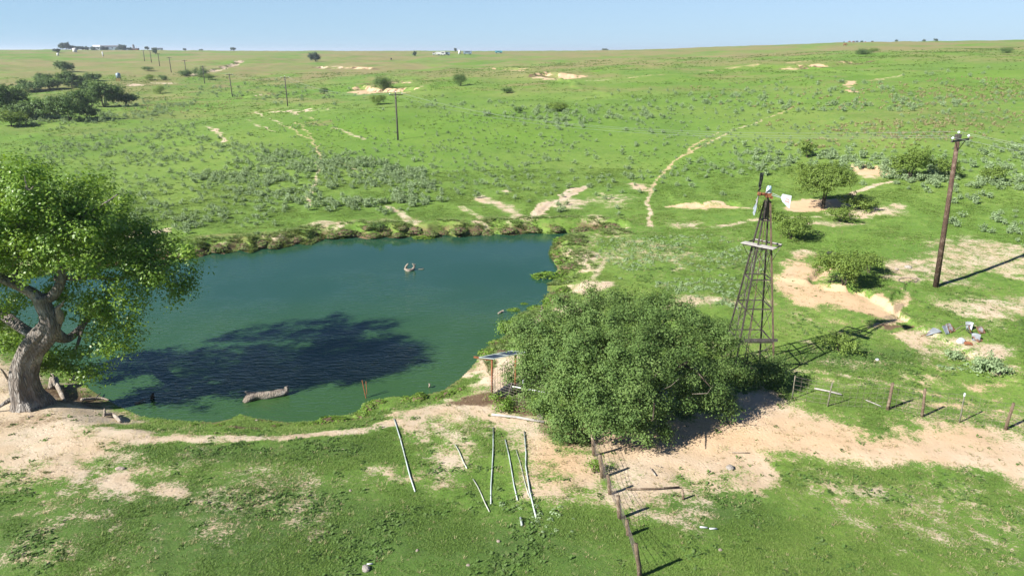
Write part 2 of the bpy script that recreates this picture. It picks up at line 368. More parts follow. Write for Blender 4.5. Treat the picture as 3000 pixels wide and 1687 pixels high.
class MB:
    """collects shapes and links them as ONE mesh"""
    def __init__(s): s.v = []; s.f = []; s.m = []
    def add(s, vs_, fs, mi=0):
        o = len(s.v); s.v += [tuple(p) for p in vs_]; s.f += [tuple(i + o for i in f) for f in fs]; s.m += [mi] * len(fs); return s
    def box(s, c, size, rot=None, mi=0):
        x, y, z = (k / 2 for k in size); M = rot or Matrix.Identity(3)
        vv = [Vector(c) + M @ Vector((a * x, b * y, d * z)) for a in (-1, 1) for b in (-1, 1) for d in (-1, 1)]
        return s.add(vv, [(0, 1, 3, 2), (4, 6, 7, 5), (0, 4, 5, 1), (2, 3, 7, 6), (0, 2, 6, 4), (1, 5, 7, 3)], mi)
    def bar(s, a, b, w, h=None, mi=0):
        a, b = Vector(a), Vector(b); d = (b - a); L = d.length; d.normalize()
        up = Vector((0, 0, 1)) if abs(d.z) < .95 else Vector((1, 0, 0)); x = d.cross(up).normalized(); z = x.cross(d)
        M = Matrix((x, d, z)).transposed()
        return s.box((a + b) / 2, (w, L, h or w), M, mi)
    def tube(s, pts, rad, sides=8, mi=0, cap=True, disp=None):
        pts = [Vector(p) for p in pts]; n = len(pts)
        if not hasattr(rad, '__len__'): rad = [rad] * n
        o = len(s.v); t0 = (pts[1] - pts[0]).normalized()
        x = t0.cross(Vector((0, 0, 1)) if abs(t0.z) < .9 else Vector((0, 1, 0))).normalized()
        for i, p in enumerate(pts):
            tt = (pts[min(i + 1, n - 1)] - pts[max(i - 1, 0)]).normalized(); x = (x - tt * x.dot(tt)).normalized(); y = tt.cross(x)
            for k in range(sides):
                a = 2 * math.pi * k / sides; r = rad[i]
                if disp: r *= disp(i / (n - 1), a)
                s.v.append(tuple(p + (x * math.cos(a) + y * math.sin(a)) * r))
        for i in range(n - 1):
            for k in range(sides):
                a, b = o + i * sides + k, o + i * sides + (k + 1) % sides
                s.f.append((a, b, b + sides, a + sides)); s.m.append(mi)
        if cap:
            s.f.append(tuple(o + k for k in range(sides))[::-1]); s.f.append(tuple(o + (n - 1) * sides + k for k in range(sides))); s.m += [mi, mi]
        return s
    def mesh(s, name, mats, smooth=False):
        me = bpy.data.meshes.new(name); me.from_pydata(s.v, [], s.f)
        for m in (mats if isinstance(mats, (list, tuple)) else [mats]): me.materials.append(m)
        me.polygons.foreach_set('material_index', s.m)
        if smooth: me.polygons.foreach_set('use_smooth', [True] * len(s.f))
        me.update(); return me
    def build(s, name, mats, parent=None, smooth=False, loc=(0, 0, 0)):
        return link(name, s.mesh(name, mats, smooth), parent, loc)
def smooth_path(pts, n=6):
    """Catmull-Rom through points (any dimension)"""
    P = [np.array(p, float) for p in pts]; P = [2 * P[0] - P[1]] + P + [2 * P[-1] - P[-2]]; out = []
    for i in range(1, len(P) - 2):
        a, b, c, d = P[i - 1:i + 3]
        for k in range(n):
            t = k / n; out.append(.5 * (2 * b + (c - a) * t + (2 * a - 5 * b + 4 * c - d) * t * t + (3 * b - a - 3 * c + d) * t ** 3))
    out.append(P[-2]); return out

# ------------------------------------------------------------------ what covers the ground (soil, dry grass, lush grass, mud) and painted shadow lines on far scarps
def ell(x, y, rx, ry): return [(x + rx * math.cos(a), y + ry * math.sin(a)) for a in np.linspace(0, 2 * math.pi, 18)[:-1]]
def PG(d): return march(hf0, D(d))[:, :2]
SAND = []      # polygon, edge softness (m), level inside
def sand(pts, soft=1.0, lev=1.0): SAND.append((PG(pts), soft, lev))
sand([(0, 890), (150, 950), (270, 1010), (325, 1045), (290, 1072), (230, 1100), (262, 1140), (232, 1162), (200, 1172), (215, 1200), (140, 1246), (88, 1222), (92, 1178), (0, 1190), (-200, 1190), (-300, 900)], 1.2, .86)
sand([(215, 1105), (300, 1092), (420, 1090), (470, 1100), (400, 1110), (330, 1118), (270, 1140), (235, 1130)], .7, .95)
sand(ell(150, 1185, 72, 36), .7); sand(ell(330, 1217, 92, 24), .6); sand(ell(130, 1222, 40, 26), .6, .8)
sand(ell(560, 1232, 90, 24), 1.5, .62); sand(ell(540, 1295, 42, 50), 1.2, .6); sand(ell(690, 1265, 80, 34), 1.5, .58); sand(ell(640, 1210, 120, 40), 2.5, .5)
sand(ell(1000, 1200, 50, 20), .8, .65); sand(ell(955, 1195, 40, 25), .8, .7); sand(ell(760, 1310, 60, 30), 1.2, .5)
sand([(960, 1045), (1085, 1000), (1170, 985), (1205, 930), (1235, 895), (1270, 885), (1300, 905), (1310, 960), (1225, 1000), (1245, 1036), (1370, 1056), (1430, 1105), (1492, 1128), (1492, 1195), (1452, 1240), (1380, 1236), (1335, 1160), (1240, 1085), (1130, 1075), (1000, 1090)], 1.0, .78)
sand([(1060, 1080), (1130, 1075), (1140, 1200), (1100, 1240), (1060, 1180)], 1.0, .72)
sand(ell(1190, 910, 22, 20), .5, .9); sand(ell(1240, 930, 40, 40), .6)
sand([(1490, 1080), (1700, 1050), (1850, 1005), (1960, 990), (2050, 1040), (2110, 1072), (2280, 1085), (2576, 1098), (2800, 1110), (2800, 1250), (2576, 1228), (2400, 1192), (2200, 1166), (2050, 1152), (1955, 1150), (1938, 1172), (2005, 1216), (1960, 1246), (1880, 1236), (1740, 1196), (1700, 1240), (1550, 1242), (1512, 1192)], 1.0, .86)
sand(ell(1690, 1285, 75, 26), .8, .75); sand(ell(1640, 1270, 60, 20), .8, .7); sand(ell(2200, 1243, 60, 20), .7, .7); sand(ell(1920, 1235, 50, 16), .5, .8)
sand(ell(2380, 1265, 190, 30), 2.0, .52); sand(ell(2260, 1310, 200, 40), 2.0, .42); sand(ell(2500, 1330, 120, 40), 2, .45)
sand(ell(2350, 1075, 230, 18), 1.5, .6)
sand([(1948, 712), (1972, 662), (2040, 656), (2044, 700), (2090, 728), (2140, 726), (2195, 742), (2230, 774), (2240, 794), (2195, 796), (2120, 778), (2030, 770), (1975, 762)], .7, .84)
sand([(2225, 780), (2262, 752), (2290, 736), (2300, 744), (2262, 790), (2220, 826), (2190, 830)], .5, .75)
sand([(2300, 652), (2345, 608), (2430, 596), (2576, 618), (2700, 630), (2700, 700), (2576, 704), (2480, 690), (2420, 720), (2360, 716), (2320, 690)], 1.4, .58)
sand(ell(2500, 770, 120, 26), 1.2, .66); sand(ell(2480, 800, 60, 20), .8, .7); sand(ell(2420, 880, 110, 24), 1.0, .6); sand(ell(2330, 858, 60, 24), .7, .7); sand(ell(2480, 890, 50, 30), .8, .75)
sand(ell(2280, 672, 70, 20), .8, .66); sand(ell(2270, 700, 60, 12), .6, .7); sand(ell(2060, 518, 85, 16), .6); sand(ell(2230, 530, 60, 12), .8, .7); sand(ell(2160, 540, 50, 10), .6, .8); sand(ell(2090, 565, 100, 8), .7, .6)
sand(ell(2030, 640, 30, 14), .5, .7); sand(ell(1985, 690, 25, 30), .5, .8)
sand(ell(1452, 648, 40, 18), .6, .8); sand(ell(1468, 675, 26, 12), .5, .8); sand(ell(1470, 720, 40, 16), .6, .75); sand(ell(1535, 722, 30, 10), .5, .8); sand(ell(1760, 766, 120, 12), .8, .65); sand(ell(1690, 640, 80, 12), 1.0, .5); sand(ell(1730, 570, 60, 10), .8, .55); sand(ell(1350, 790, 40, 8), .4, .8); sand(ell(1440, 770, 30, 20), .5, .7)
sand(ell(1610, 470, 26, 8), .7, .8); sand(ell(1275, 483, 10, 6), .5, .8); sand([(1180, 490), (1215, 494), (1300, 530), (1340, 552), (1320, 560), (1240, 525)], .8, .72); sand(ell(1430, 512, 60, 14), 1, .6); sand(ell(1540, 505, 60, 20), 1.5, .5)
sand(ell(365, 586, 45, 6), .7, .85); sand(ell(820, 570, 60, 7), .8, .7); sand(ell(960, 563, 40, 7), .8, .6)
sand(ell(2200, 915, 220, 10), .7, .5); sand(ell(2480, 980, 90, 14), .6, .55); sand(ell(2530, 940, 50, 10), .6, .6); sand(ell(2240, 965, 200, 6), .4, .6); sand(ell(2420, 1040, 120, 9), .5, .65)
# far cut banks and bare scrapes
for c in [ell(905, 231, 26, 5), ell(1000, 212, 26, 3), ell(965, 232, 60, 3), ell(1395, 195, 50, 5), ell(1470, 191, 24, 2), ell(1300, 178, 22, 2), ell(850, 171, 20, 2), ell(330, 214, 40, 2.5), ell(420, 210, 40, 1.2), ell(1990, 173, 14, 2), ell(2200, 432, 40, 12), ell(1784, 521, 84, 4), ell(760, 279, 60, 2)]: sand(c, 1.2, .9)
PATHS = []
def path(pts, w, lev=1.0): PATHS.append((np.array(smooth_path(PG(pts), 5)), w, lev))
path([(215, 1115), (330, 1106), (450, 1100), (560, 1108), (640, 1108), (720, 1104), (820, 1094), (900, 1084), (1000, 1062)], .36, .72)
for o_ in (0, 16): path([(1560, 1130 + o_), (1800, 1095 + o_), (2050, 1110 + o_), (2300, 1135 + o_), (2576, 1165 + o_), (2750, 1185 + o_)], .16, 1.0)
path([(1633, 572), (1634, 545), (1628, 515), (1640, 475), (1662, 440), (1690, 412), (1730, 385), (1770, 365), (1830, 335), (1900, 310), (1965, 285), (2010, 262)], .27, .64)
path([(1722, 391), (1745, 366), (1785, 345), (1806, 331)], .26, .62)
path([(640, 280), (690, 305), (750, 335), (785, 351), (800, 376), (803, 410), (795, 450), (780, 490), (775, 520)], .28, .62)
path([(735, 300), (765, 325), (788, 350)], .28, .6); path([(615, 297), (655, 318), (690, 333)], .4, .6); path([(735, 283), (765, 290), (785, 300)], .5, .6); path([(840, 322), (880, 335), (920, 350)], .5, .6)
path([(518, 318), (545, 332), (565, 358)], .5, .8); path([(850, 405), (880, 420), (910, 430)], .3, .6)
path([(2250, 456), (2200, 466), (2160, 482), (2130, 500), (2060, 532)], .4, .75); path([(2060, 545), (1960, 548), (1880, 556), (1800, 575)], .5, .55); path([(1340, 552), (1385, 515), (1430, 496), (1480, 470)], .5, .8)
path([(2140, 205), (2138, 222), (2144, 232)], 1.0, .8); path([(2270, 190), (2230, 198), (2180, 204)], 1.2, .4); path([(1480, 205), (1700, 185), (1850, 170), (2010, 158), (2110, 150)], 2.2, .42)
path([(485, 189), (520, 182), (545, 178), (575, 168), (598, 160), (606, 154)], 2.4, .9)
path([(2290, 1010), (2420, 1030), (2576, 1062)], .5, .5); path([(1520, 640), (1505, 690), (1480, 745), (1465, 775)], .35, .5)
path([(1900, 925), (2100, 940), (2240, 965), (2420, 1010), (2600, 1060)], .3, .5); path([(1180, 522), (1260, 522)], .4, .3)
path([(980, 520), (1010, 540), (1030, 565)], .5, .6); path([(1160, 522), (1200, 545), (1230, 570)], .5, .5)
path([(1000, 186), (1150, 178), (1300, 165), (1400, 157)], 2.5, .3)
MUD = [(PG(ell(1185, 1008, 62, 24)), .6), (PG(ell(1390, 1082, 60, 20)), .7, .62), (PG(ell(1320, 1045, 60, 12)), .4), (PG(ell(150, 985, 120, 40)), 1.6, .75), (PG(ell(60, 1060, 90, 22)), 1.4, .6), (PG(ell(90, 1140, 40, 10)), .8, .42), (PG(ell(1405, 1170, 50, 22)), .9, .40), (PG(ell(2250, 826, 40, 8)), .4),
       (PG(ell(1500, 1090, 40, 30)), .8), (PG(ell(610, 1055, 45, 10)), .4), (PG(ell(890, 1046, 25, 7)), .3)]
LUSH = [(PG(ell(640, 1070, 220, 14)), 1.0, .8), (PG(ell(960, 1030, 60, 16)), .8, .9), (PG(ell(1060, 1000, 40, 10)), .6, .9), (PG(ell(1110, 990, 30, 12)), .6, .8), (PG(ell(1497, 1180, 14, 24)), .3, 1.0), (PG(ell(2150, 900, 170, 24)), 2, .7), (PG(ell(1000, 330, 250, 30)), 8, .6), (PG(ell(500, 212, 260, 8)), 8, .7),
        (PG(ell(1150, 330, 420, 60)), 15, .45), (PG(ell(500, 160, 160, 3)), 12, .8), (PG(ell(60, 142, 160, 4)), 15, .9), (PG(ell(1100, 180, 150, 7)), 10, .7), (PG(ell(1500, 158, 220, 7)), 15, .6), (PG(ell(700, 232, 130, 14)), 8, .6), (PG(ell(2440, 210, 260, 20)), 20, .35), (PG(ell(1900, 200, 260, 20)), 15, .4), (PG(ell(180, 215, 40, 8)), 6, .6)]
DRY = [(PG(ell(300, 175, 420, 14)), 20, .55), (PG(ell(700, 172, 220, 8)), 15, .6), (PG(ell(1300, 190, 300, 14)), 15, .6), (PG(ell(1900, 160, 330, 10)), 20, .6), (PG(ell(2380, 300, 330, 50)), 20, .40), (PG(ell(2420, 150, 220, 10)), 20, .5), (PG(ell(1300, 134, 500, 3)), 40, .7), (PG(ell(1800, 124, 300, 4)), 40, .7), (PG(ell(1500, 225, 400, 10)), 8, .45),
       (PG(ell(800, 310, 25, 5)), 2, .8), (PG(ell(760, 600, 300, 10)), 1.5, .55), (PG(ell(1150, 575, 180, 8)), 1.5, .5), (PG(ell(100, 190, 300, 8)), 20, .6), (PG(ell(2450, 1270, 260, 60)), 3, .35), (PG(ell(200, 330, 260, 14)), 8, .35), (PG(ell(400, 290, 160, 14)), 8, .45), (PG(ell(760, 255, 120, 10)), 6, .5)]
OCH = [(PG([(1930, 740), (1960, 640), (2060, 640), (2260, 720), (2320, 740), (2260, 840), (2150, 850), (2000, 790)]), 2), (PG(ell(2000, 1100, 520, 60)), 3), (PG(ell(2450, 1000, 200, 60)), 3), (PG(ell(1410, 1160, 90, 70)), 1.5), (PG(ell(2060, 518, 100, 18)), 1), (PG(ell(1550, 170, 700, 30)), 10), (PG(ell(1780, 520, 100, 8)), 1), (PG(ell(1980, 240, 400, 60)), 10), (PG(ell(1720, 420, 100, 120)), 4), (PG(ell(770, 350, 60, 60)), 5), (PG(ell(2200, 430, 60, 16)), 2), (PG(ell(950, 230, 120, 20)), 4)]
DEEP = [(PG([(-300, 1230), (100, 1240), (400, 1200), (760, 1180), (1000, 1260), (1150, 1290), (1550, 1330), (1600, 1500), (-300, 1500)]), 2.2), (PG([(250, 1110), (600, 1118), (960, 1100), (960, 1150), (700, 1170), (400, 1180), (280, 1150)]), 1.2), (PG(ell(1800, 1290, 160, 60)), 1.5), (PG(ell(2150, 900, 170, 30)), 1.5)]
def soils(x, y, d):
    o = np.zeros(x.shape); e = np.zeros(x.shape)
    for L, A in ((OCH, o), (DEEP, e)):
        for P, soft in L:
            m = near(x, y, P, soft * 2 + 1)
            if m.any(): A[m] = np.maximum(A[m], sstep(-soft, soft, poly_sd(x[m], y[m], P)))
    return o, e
def masks(x, y, d):
    sd = np.full(x.shape, -1.0); sv = np.zeros(x.shape)
    wx = x + ((fbm(x / 2.4, y / 2.4, 4, 61) - .5) * 3.4 + (fbm(x / .5, y / .5, 2, 65) - .5) * .7) * (1 + sstep(60, 200, d) * 2); wy = y + ((fbm(x / 2.4, y / 2.4, 4, 63) - .5) * 3.4 + (fbm(x / .5, y / .5, 2, 67) - .5) * .7) * (1 + sstep(60, 200, d) * 2)
    sv = (fbm(x / 7, y / 7, 4, 71) - .45) * 1.05 * sstep(90, 50, d) + .06 * sstep(90, 50, d) + (fbm(x / 1.1, y / 1.1, 3, 75) - .5) * .6 * sstep(90, 50, d)
    sv = np.clip(sv, 0, .46)
    for P, soft, lev in SAND:
        m = near(x, y, P, soft * 2 + 1)
        if m.any():
            s = poly_sd(wx[m], wy[m], P); sv[m] = np.maximum(sv[m], lev * sstep(-soft * 1.9, soft * 1.3, s))
    for P, w, lev in PATHS:
        m = near(x, y, P, w * 3 + 1)
        if m.any():
            dd, _, _ = line_d(x[m] + (wx[m] - x[m]) * .3, y[m] + (wy[m] - y[m]) * .3, P); sv[m] = np.maximum(sv[m], lev * sstep(w * 1.7, w * .5, dd))
    for P, hh, dec in CLIFF:
        m = near(x, y, P, 12)
        if m.any():
            dd, s, r = line_d(wx[m], wy[m], P); q = dd * s; w = dec / 30.
            v = .95 * sstep(-2.5 * w, -.4 * w, q) * sstep(1.5 * w, .6 * w, q) * sstep(0, .1, r) * sstep(1, .9, r)
            sv[m] = np.maximum(sv[m], v)
    mud = np.zeros(x.shape); lush = np.zeros(x.shape); dry = np.zeros(x.shape)
    for P, soft, *lv_ in MUD:
        m = near(x, y, P, soft * 2 + 1)
        if m.any(): mud[m] = np.maximum(mud[m], (lv_[0] if lv_ else 1.0) * sstep(-soft, soft, poly_sd(wx[m], wy[m], P)))
    for L, A in ((LUSH, lush), (DRY, dry)):
        for P, soft, lev in L:
            m = near(x, y, P, soft * 2 + 1)
            if m.any(): A[m] = np.maximum(A[m], lev * sstep(-soft, soft, poly_sd(wx[m], wy[m], P)))
    fr = sstep(110, 260, d); a_ = np.arctan2(x, y)
    st = fbm(a_ * 26, np.log(np.maximum(d, 1)) * 22, 4, 91); bl_ = fbm(x / 34, y / 60, 4, 93)
    dry = np.maximum(dry, sstep(120, 420, d) * .54 + fr * ((st - .5) * 1.1 + (bl_ - .5) * .9))
    lush = np.maximum(lush, fr * .7 * sstep(.54, .66, fbm(a_ * 18 + 5, np.log(np.maximum(d, 1)) * 15, 3, 95)))
    sv = np.where(d > 110, sv * (1 - fr + fr * 1.25 * sstep(.34, .58, fbm(x / 5, y / 7, 3, 97))), sv)
    for P, hh, dec in CLIFF:  # broken dark strokes painting rim shadow along the far scarps, through the mud mask
        if hh < .25 or np.hypot(*P[0]) < 60: continue
        m = near(x, y, P, 30)
        if m.any():
            dd, s_, r = line_d(wx[m], wy[m], P); q = dd * s_; w = dec / 30.
            mud[m] = np.maximum(mud[m], .85 * sstep(-3.2 * w, -1.2 * w, q) * sstep(1.2 * w, -.6 * w, q) * sstep(.42, .58, fbm(x[m] / (3 * w), y[m] / (3 * w), 3, 99)))
    s = pond_sd(x, y); m = s > -8
    # damp earth at the water's edge, brown eroded far bank
    bn = fbm(x[m] / 1.2, y[m] / 1.2, 3, 81)
    mud[m] = np.maximum(mud[m], .55 * sstep(-.9, -.1, s[m]) * sstep(.35, .6, bn))
    fb = sstep(48, 56, y[m])
    mud[m] = np.maximum(mud[m], .75 * fb * sstep(-2.0, -.2, s[m]) * sstep(.3, .55, bn))
    sv[m] = np.maximum(sv[m], .58 * fb * sstep(-6.0, -2.0, s[m]) * sstep(.46, .70, bn))
    mud[m] = np.maximum(mud[m], sstep(.0, .4, s[m]))
    return np.stack([np.clip(sv, 0, 1), np.clip(dry, 0, 1), np.clip(lush, 0, 1), np.clip(mud, 0, 1)], -1)

M_GROUND = ground_material(); M_WATER = water_material()
# one sheet in rings round the place the camera hovers over, denser where it is near
NR1 = 800
dd = np.concatenate([[.5, 2, 4, 6, 8, 10, 12], np.geomspace(14, 1000, NR1), np.geomspace(1030, 9000, 60)])
af = np.arctan(np.linspace(-1750, 1750, 640) / FPX / 1.0575)
aa = np.concatenate([np.linspace(-math.pi, af[0], 60)[:-1], af, np.linspace(af[-1], math.pi, 60)[1:-1]])
Rr, Aa = np.meshgrid(dd, aa, indexing='ij'); X = (Rr * np.sin(Aa)).ravel(); Y = (Rr * np.cos(Aa)).ravel()
Z = hf(X, Y)
nr, na = len(dd), len(aa)
i, j = np.meshgrid(np.arange(nr - 1), np.arange(na), indexing='ij'); j2 = (j + 1) % na
F = np.stack([i * na + j, (i + 1) * na + j, (i + 1) * na + j2, i * na + j2], -1).reshape(-1, 4)[:, ::-1]
me = np_mesh('ground', np.stack([X, Y, Z], -1), F, M_GROUND, True)
ca = me.color_attributes.new('ground_mask', 'FLOAT_COLOR', 'POINT')
MK = masks(X, Y, np.hypot(X, Y)); ca.data.foreach_set('color', MK.astype(np.float32).ravel())
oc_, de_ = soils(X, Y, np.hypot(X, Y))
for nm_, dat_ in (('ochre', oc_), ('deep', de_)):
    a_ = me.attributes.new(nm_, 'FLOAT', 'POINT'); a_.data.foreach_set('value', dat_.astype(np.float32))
ground = link('ground', me); tag(ground, 'green short-grass pasture with bare sandy patches rolling to the horizon', None, None, 'structure')
# pond water: a sheet a little wider than the shoreline, the ground rises through it
c = POND.mean(0); ring = []
Pn = np.roll(POND, -1, 0) - np.roll(POND, 1, 0); nrm = np.stack([Pn[:, 1], -Pn[:, 0]], -1); nrm /= np.linalg.norm(nrm, axis=1)[:, None]
tst = poly_sd(*(POND + nrm * .05).T, POND); nrm *= np.where(tst > 0, -1, 1)[:, None]
wp = POND + nrm * .35
me = bpy.data.meshes.new('pond_water'); me.from_pydata([(x, y, WL) for x, y in wp], [], [tuple(range(len(wp)))]); me.materials.append(M_WATER); me.update()
if me.polygons[0].normal.z < 0: me.flip_normals()
water = link('pond_water', me); tag(water, 'green murky stock pond water with wind ripples', None, None, 'structure')
# ------------------------------------------------------------------ plant matter
M_COTTON = leaf_mat('cottonwood_leaf', (0.104, 0.204, 0.029), (0.175, 0.302, 0.040), (0.279, 0.399, 0.064), .42, rough=.42, spec=.4, tone=True)
M_ELM = leaf_mat('elm_leaf', (0.064, 0.118, 0.032), (0.106, 0.179, 0.045), (0.184, 0.256, 0.080), .24, rough=.62, spec=.18, tone=True)
M_MESQ = leaf_mat('mesquite_leaf', (0.120, 0.192, 0.035), (0.168, 0.248, 0.048), (0.224, 0.304, 0.072), .4, tone=True)
M_DARKLEAF = leaf_mat('creek_tree_leaf', (0.062, 0.120, 0.035), (0.098, 0.170, 0.043), (0.145, 0.222, 0.057), .3, tone=True)
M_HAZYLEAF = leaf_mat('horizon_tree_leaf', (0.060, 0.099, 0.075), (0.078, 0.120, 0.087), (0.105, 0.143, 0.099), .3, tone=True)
M_SAGE = leaf_mat('sage_leaf', (0.204, 0.288, 0.139), (0.259, 0.351, 0.179), (0.314, 0.408, 0.225), .35)
M_SAGE2 = leaf_mat('sage_leaf_far', (0.209, 0.293, 0.143), (0.264, 0.357, 0.184), (0.319, 0.415, 0.231), .35, tint=True)
M_BLADE = leaf_mat('grass_blade', (.082, .150, .030), (.155, .250, .050), (.225, .275, .085), .4, tint=True)
M_STRAW = leaf_mat('dry_grass_blade', (.30, .255, .125), (.36, .31, .175), (.25, .27, .105), .35, tint=True)
M_WEED = leaf_mat('weed_leaf', (.085, .155, .035), (.110, .195, .045), (.165, .235, .090), .4, tint=True)
M_LUSHBLADE = leaf_mat('shore_grass_blade', (0.092, 0.176, 0.024), (0.135, 0.236, 0.032), (0.196, 0.290, 0.054), .35, tint=False)
M_SEDGE = leaf_mat('hummock_blade', (.105, .165, .040), (.145, .215, .055), (.20, .235, .095), .35)
M_BARK = None
def bark_material(name, c1, c2, c3, sz=1.0):
    t = NT(name); o = t.obj()
    v = t.n('TexVoronoi', {'Vector': t.scale(o, (7 / sz, 7 / sz, 1.4 / sz)), 'Scale': 1.0}, feature='DISTANCE_TO_EDGE').outputs[0]
    n = t.noise(t.scale(o, (5 / sz, 5 / sz, 1.2 / sz)), 1.6, 5, .65); n2 = t.noise(o, 1.1 / sz, 4)
    f = t.math('MULTIPLY', t.map(v, .0, .25), t.map(n, .3, .65))
    c = t.mix(f, c1, c2); c = t.mix(t.map(n2, .5, .7), c, c3)
    t.bsdf(c, .92, .15, 0, t.math('ADD', t.math('MULTIPLY', f, .7), t.math('MULTIPLY', n, .4)), 1.0, .12 * sz); return t.m
M_BARK = bark_material('weathered_bark', (.15, .128, .108), (.36, .335, .30), (.43, .41, .375))
M_BARK2 = bark_material('thin_bark', (.060, .046, .034), (.14, .112, .085), (.18, .15, .12), .4)
M_DRIFT = bark_material('driftwood', (.27, .225, .18), (.42, .37, .30), (.50, .45, .38), .6)

def rnd_dirs(n, g):
    v = g.normal(size=(n, 3)); return v / np.linalg.norm(v, axis=1)[:, None]
def leaf_quads(pos, nrm, size, g, aspect=.62, jit=.62):
    n = len(pos); nn = nrm + rnd_dirs(n, g) * jit; nn /= np.linalg.norm(nn, axis=1)[:, None] + 1e-9
    a = rnd_dirs(n, g); t = np.cross(nn, a); t /= np.linalg.norm(t, axis=1)[:, None] + 1e-9; b = np.cross(nn, t)
    s = (size * g.uniform(.65, 1.35, n))[:, None]
    return np.stack([pos - t * s * .5, pos + b * s * aspect * .5 + t * s * .08, pos + t * s * .5, pos - b * s * aspect * .5 + t * s * .08], 1)
def crown_mesh(name, blobs, mat, leaf, per_m2=9.0, per_sub=22, sub=.34, seed=1, fill=.25, core=True, maxn=90000, shell=(.70, 1.05)):
    g = np.random.default_rng(seed); P, N, T = [], [], []
    for bl in blobs:
        c = np.array(bl[:3]); r = np.array(bl[3:6]) if len(bl) >= 6 else np.array([bl[3]] * 3)
        area = 4 * math.pi * ((r[0] * r[1]) ** 1.6 / 3 + (r[0] * r[2]) ** 1.6 / 3 + (r[1] * r[2]) ** 1.6 / 3) ** (1 / 1.6)
        k = max(3, int(area * per_m2)); d = rnd_dirs(k, g); d[:, 2] = np.where((d[:, 2] < -.25) & (g.random(k) < .55), -d[:, 2], d[:, 2])
        f = g.uniform(shell[0], shell[1], k); inner = g.random(k) < fill; f[inner] = g.uniform(.25, .75, inner.sum())
        f *= .82 + .36 * vn(d[:, 0] * 2.3 + c[0] + d[:, 2] * 1.7, d[:, 1] * 2.3 + c[1] - d[:, 2] * 1.3, seed)
        sc_ = c + d * f[:, None] * r
        m = g.poisson(per_sub, k).clip(4); idx = np.repeat(np.arange(k), m)
        el = g.uniform(.55, 1.5, (k, 3)) * np.array([1, 1, .65]); ax_ = d + np.array([0, 0, .25]) + g.normal(size=(k, 3)) * .5; ax_ /= np.linalg.norm(ax_, axis=1)[:, None]
        off = g.normal(size=(len(idx), 3)) * sub * .5 * el[idx]; off += ax_[idx] * (g.normal(size=len(idx)) * sub * .55)[:, None]
        tone = np.clip(g.normal(.5, .24, k), 0, 1); T.append(tone[idx])
        P.append(sc_[idx] + off); o = off / (np.linalg.norm(off, axis=1)[:, None] + 1e-9)
        N.append(d[idx] * .45 + o * .8 + np.array([0, 0, .45]))
    P = np.concatenate(P); N = np.concatenate(N)
    T = np.concatenate(T)
    if len(P) > maxn:
        s = g.permutation(len(P))[:maxn]; P, N, T = P[s], N[s], T[s]
    q = leaf_quads(P, N, leaf, g).reshape(-1, 3)
    me = np_mesh(name, q, np.arange(len(q)).reshape(-1, 4), mat)
    a = me.attributes.new('tone', 'FLOAT', 'POINT'); a.data.foreach_set('value', np.repeat(T, 4).astype(np.float32)); return me

# ---- scatter: a point cloud and its tuft live in one mesh; the nodes put the tuft on every point
def scatter(name, tuft_v, tuft_f, mat, pts, scl, rotz, tint, label, cat=None, kind='stuff', tilt=None):
    tv = np.asarray(tuft_v, np.float32).reshape(-1, 3); k = len(tv); n = len(pts)
    me = bpy.data.meshes.new(name); me.vertices.add(k + n); me.vertices.foreach_set('co', np.concatenate([tv, pts.astype(np.float32)]).ravel())
    tf = np.asarray(tuft_f, np.int32); kk = tf.shape[1]
    me.loops.add(tf.size); me.loops.foreach_set('vertex_index', tf.ravel()); me.polygons.add(len(tf))
    me.polygons.foreach_set('loop_start', np.arange(0, tf.size, kk, dtype=np.int32)); me.update(calc_edges=True); me.materials.append(mat)
    def at(nm, typ, data, fld='value'):
        a = me.attributes.new(nm, typ, 'POINT'); a.data.foreach_set(fld, data)
    at('is_tuft', 'BOOLEAN', np.concatenate([np.ones(k, bool), np.zeros(n, bool)]))
    at('size', 'FLOAT', np.concatenate([np.ones(k), scl]).astype(np.float32)); at('tint', 'FLOAT', np.concatenate([np.zeros(k), tint]).astype(np.float32))
    rot = np.zeros((k + n, 3), np.float32); rot[k:, 2] = rotz
    if tilt is not None: rot[k:, :2] = tilt
    at('turn', 'FLOAT_VECTOR', rot.ravel(), 'vector')
    o = link(name, me); tag(o, label, cat, None, kind)
    ng = bpy.data.node_groups.new(name + '_nodes', 'GeometryNodeTree')
    ng.interface.new_socket('Geometry', in_out='INPUT', socket_type='NodeSocketGeometry'); ng.interface.new_socket('Geometry', in_out='OUTPUT', socket_type='NodeSocketGeometry')
    N = ng.nodes; gi, go = N.new('NodeGroupInput'), N.new('NodeGroupOutput')
    def na(nm, ty):
        x = N.new('GeometryNodeInputNamedAttribute'); x.data_type = ty; x.inputs[0].default_value = nm; return x.outputs[0]
    sp = N.new('GeometryNodeSeparateGeometry'); sp.domain = 'POINT'; ip = N.new('GeometryNodeInstanceOnPoints')
    ng.links.new(gi.outputs[0], sp.inputs[0]); ng.links.new(na('is_tuft', 'BOOLEAN'), sp.inputs['Selection'])
    ng.links.new(sp.outputs[1], ip.inputs['Points']); ng.links.new(sp.outputs[0], ip.inputs['Instance'])
    e2r = N.new('FunctionNodeEulerToRotation'); ng.links.new(na('turn', 'FLOAT_VECTOR'), e2r.inputs[0])
    ng.links.new(e2r.outputs[0], ip.inputs['Rotation']); ng.links.new(na('size', 'FLOAT'), ip.inputs['Scale'])
    ng.links.new(ip.outputs[0], go.inputs[0])
    md = o.modifiers.new('scatter', 'NODES'); md.node_group = ng
    return o
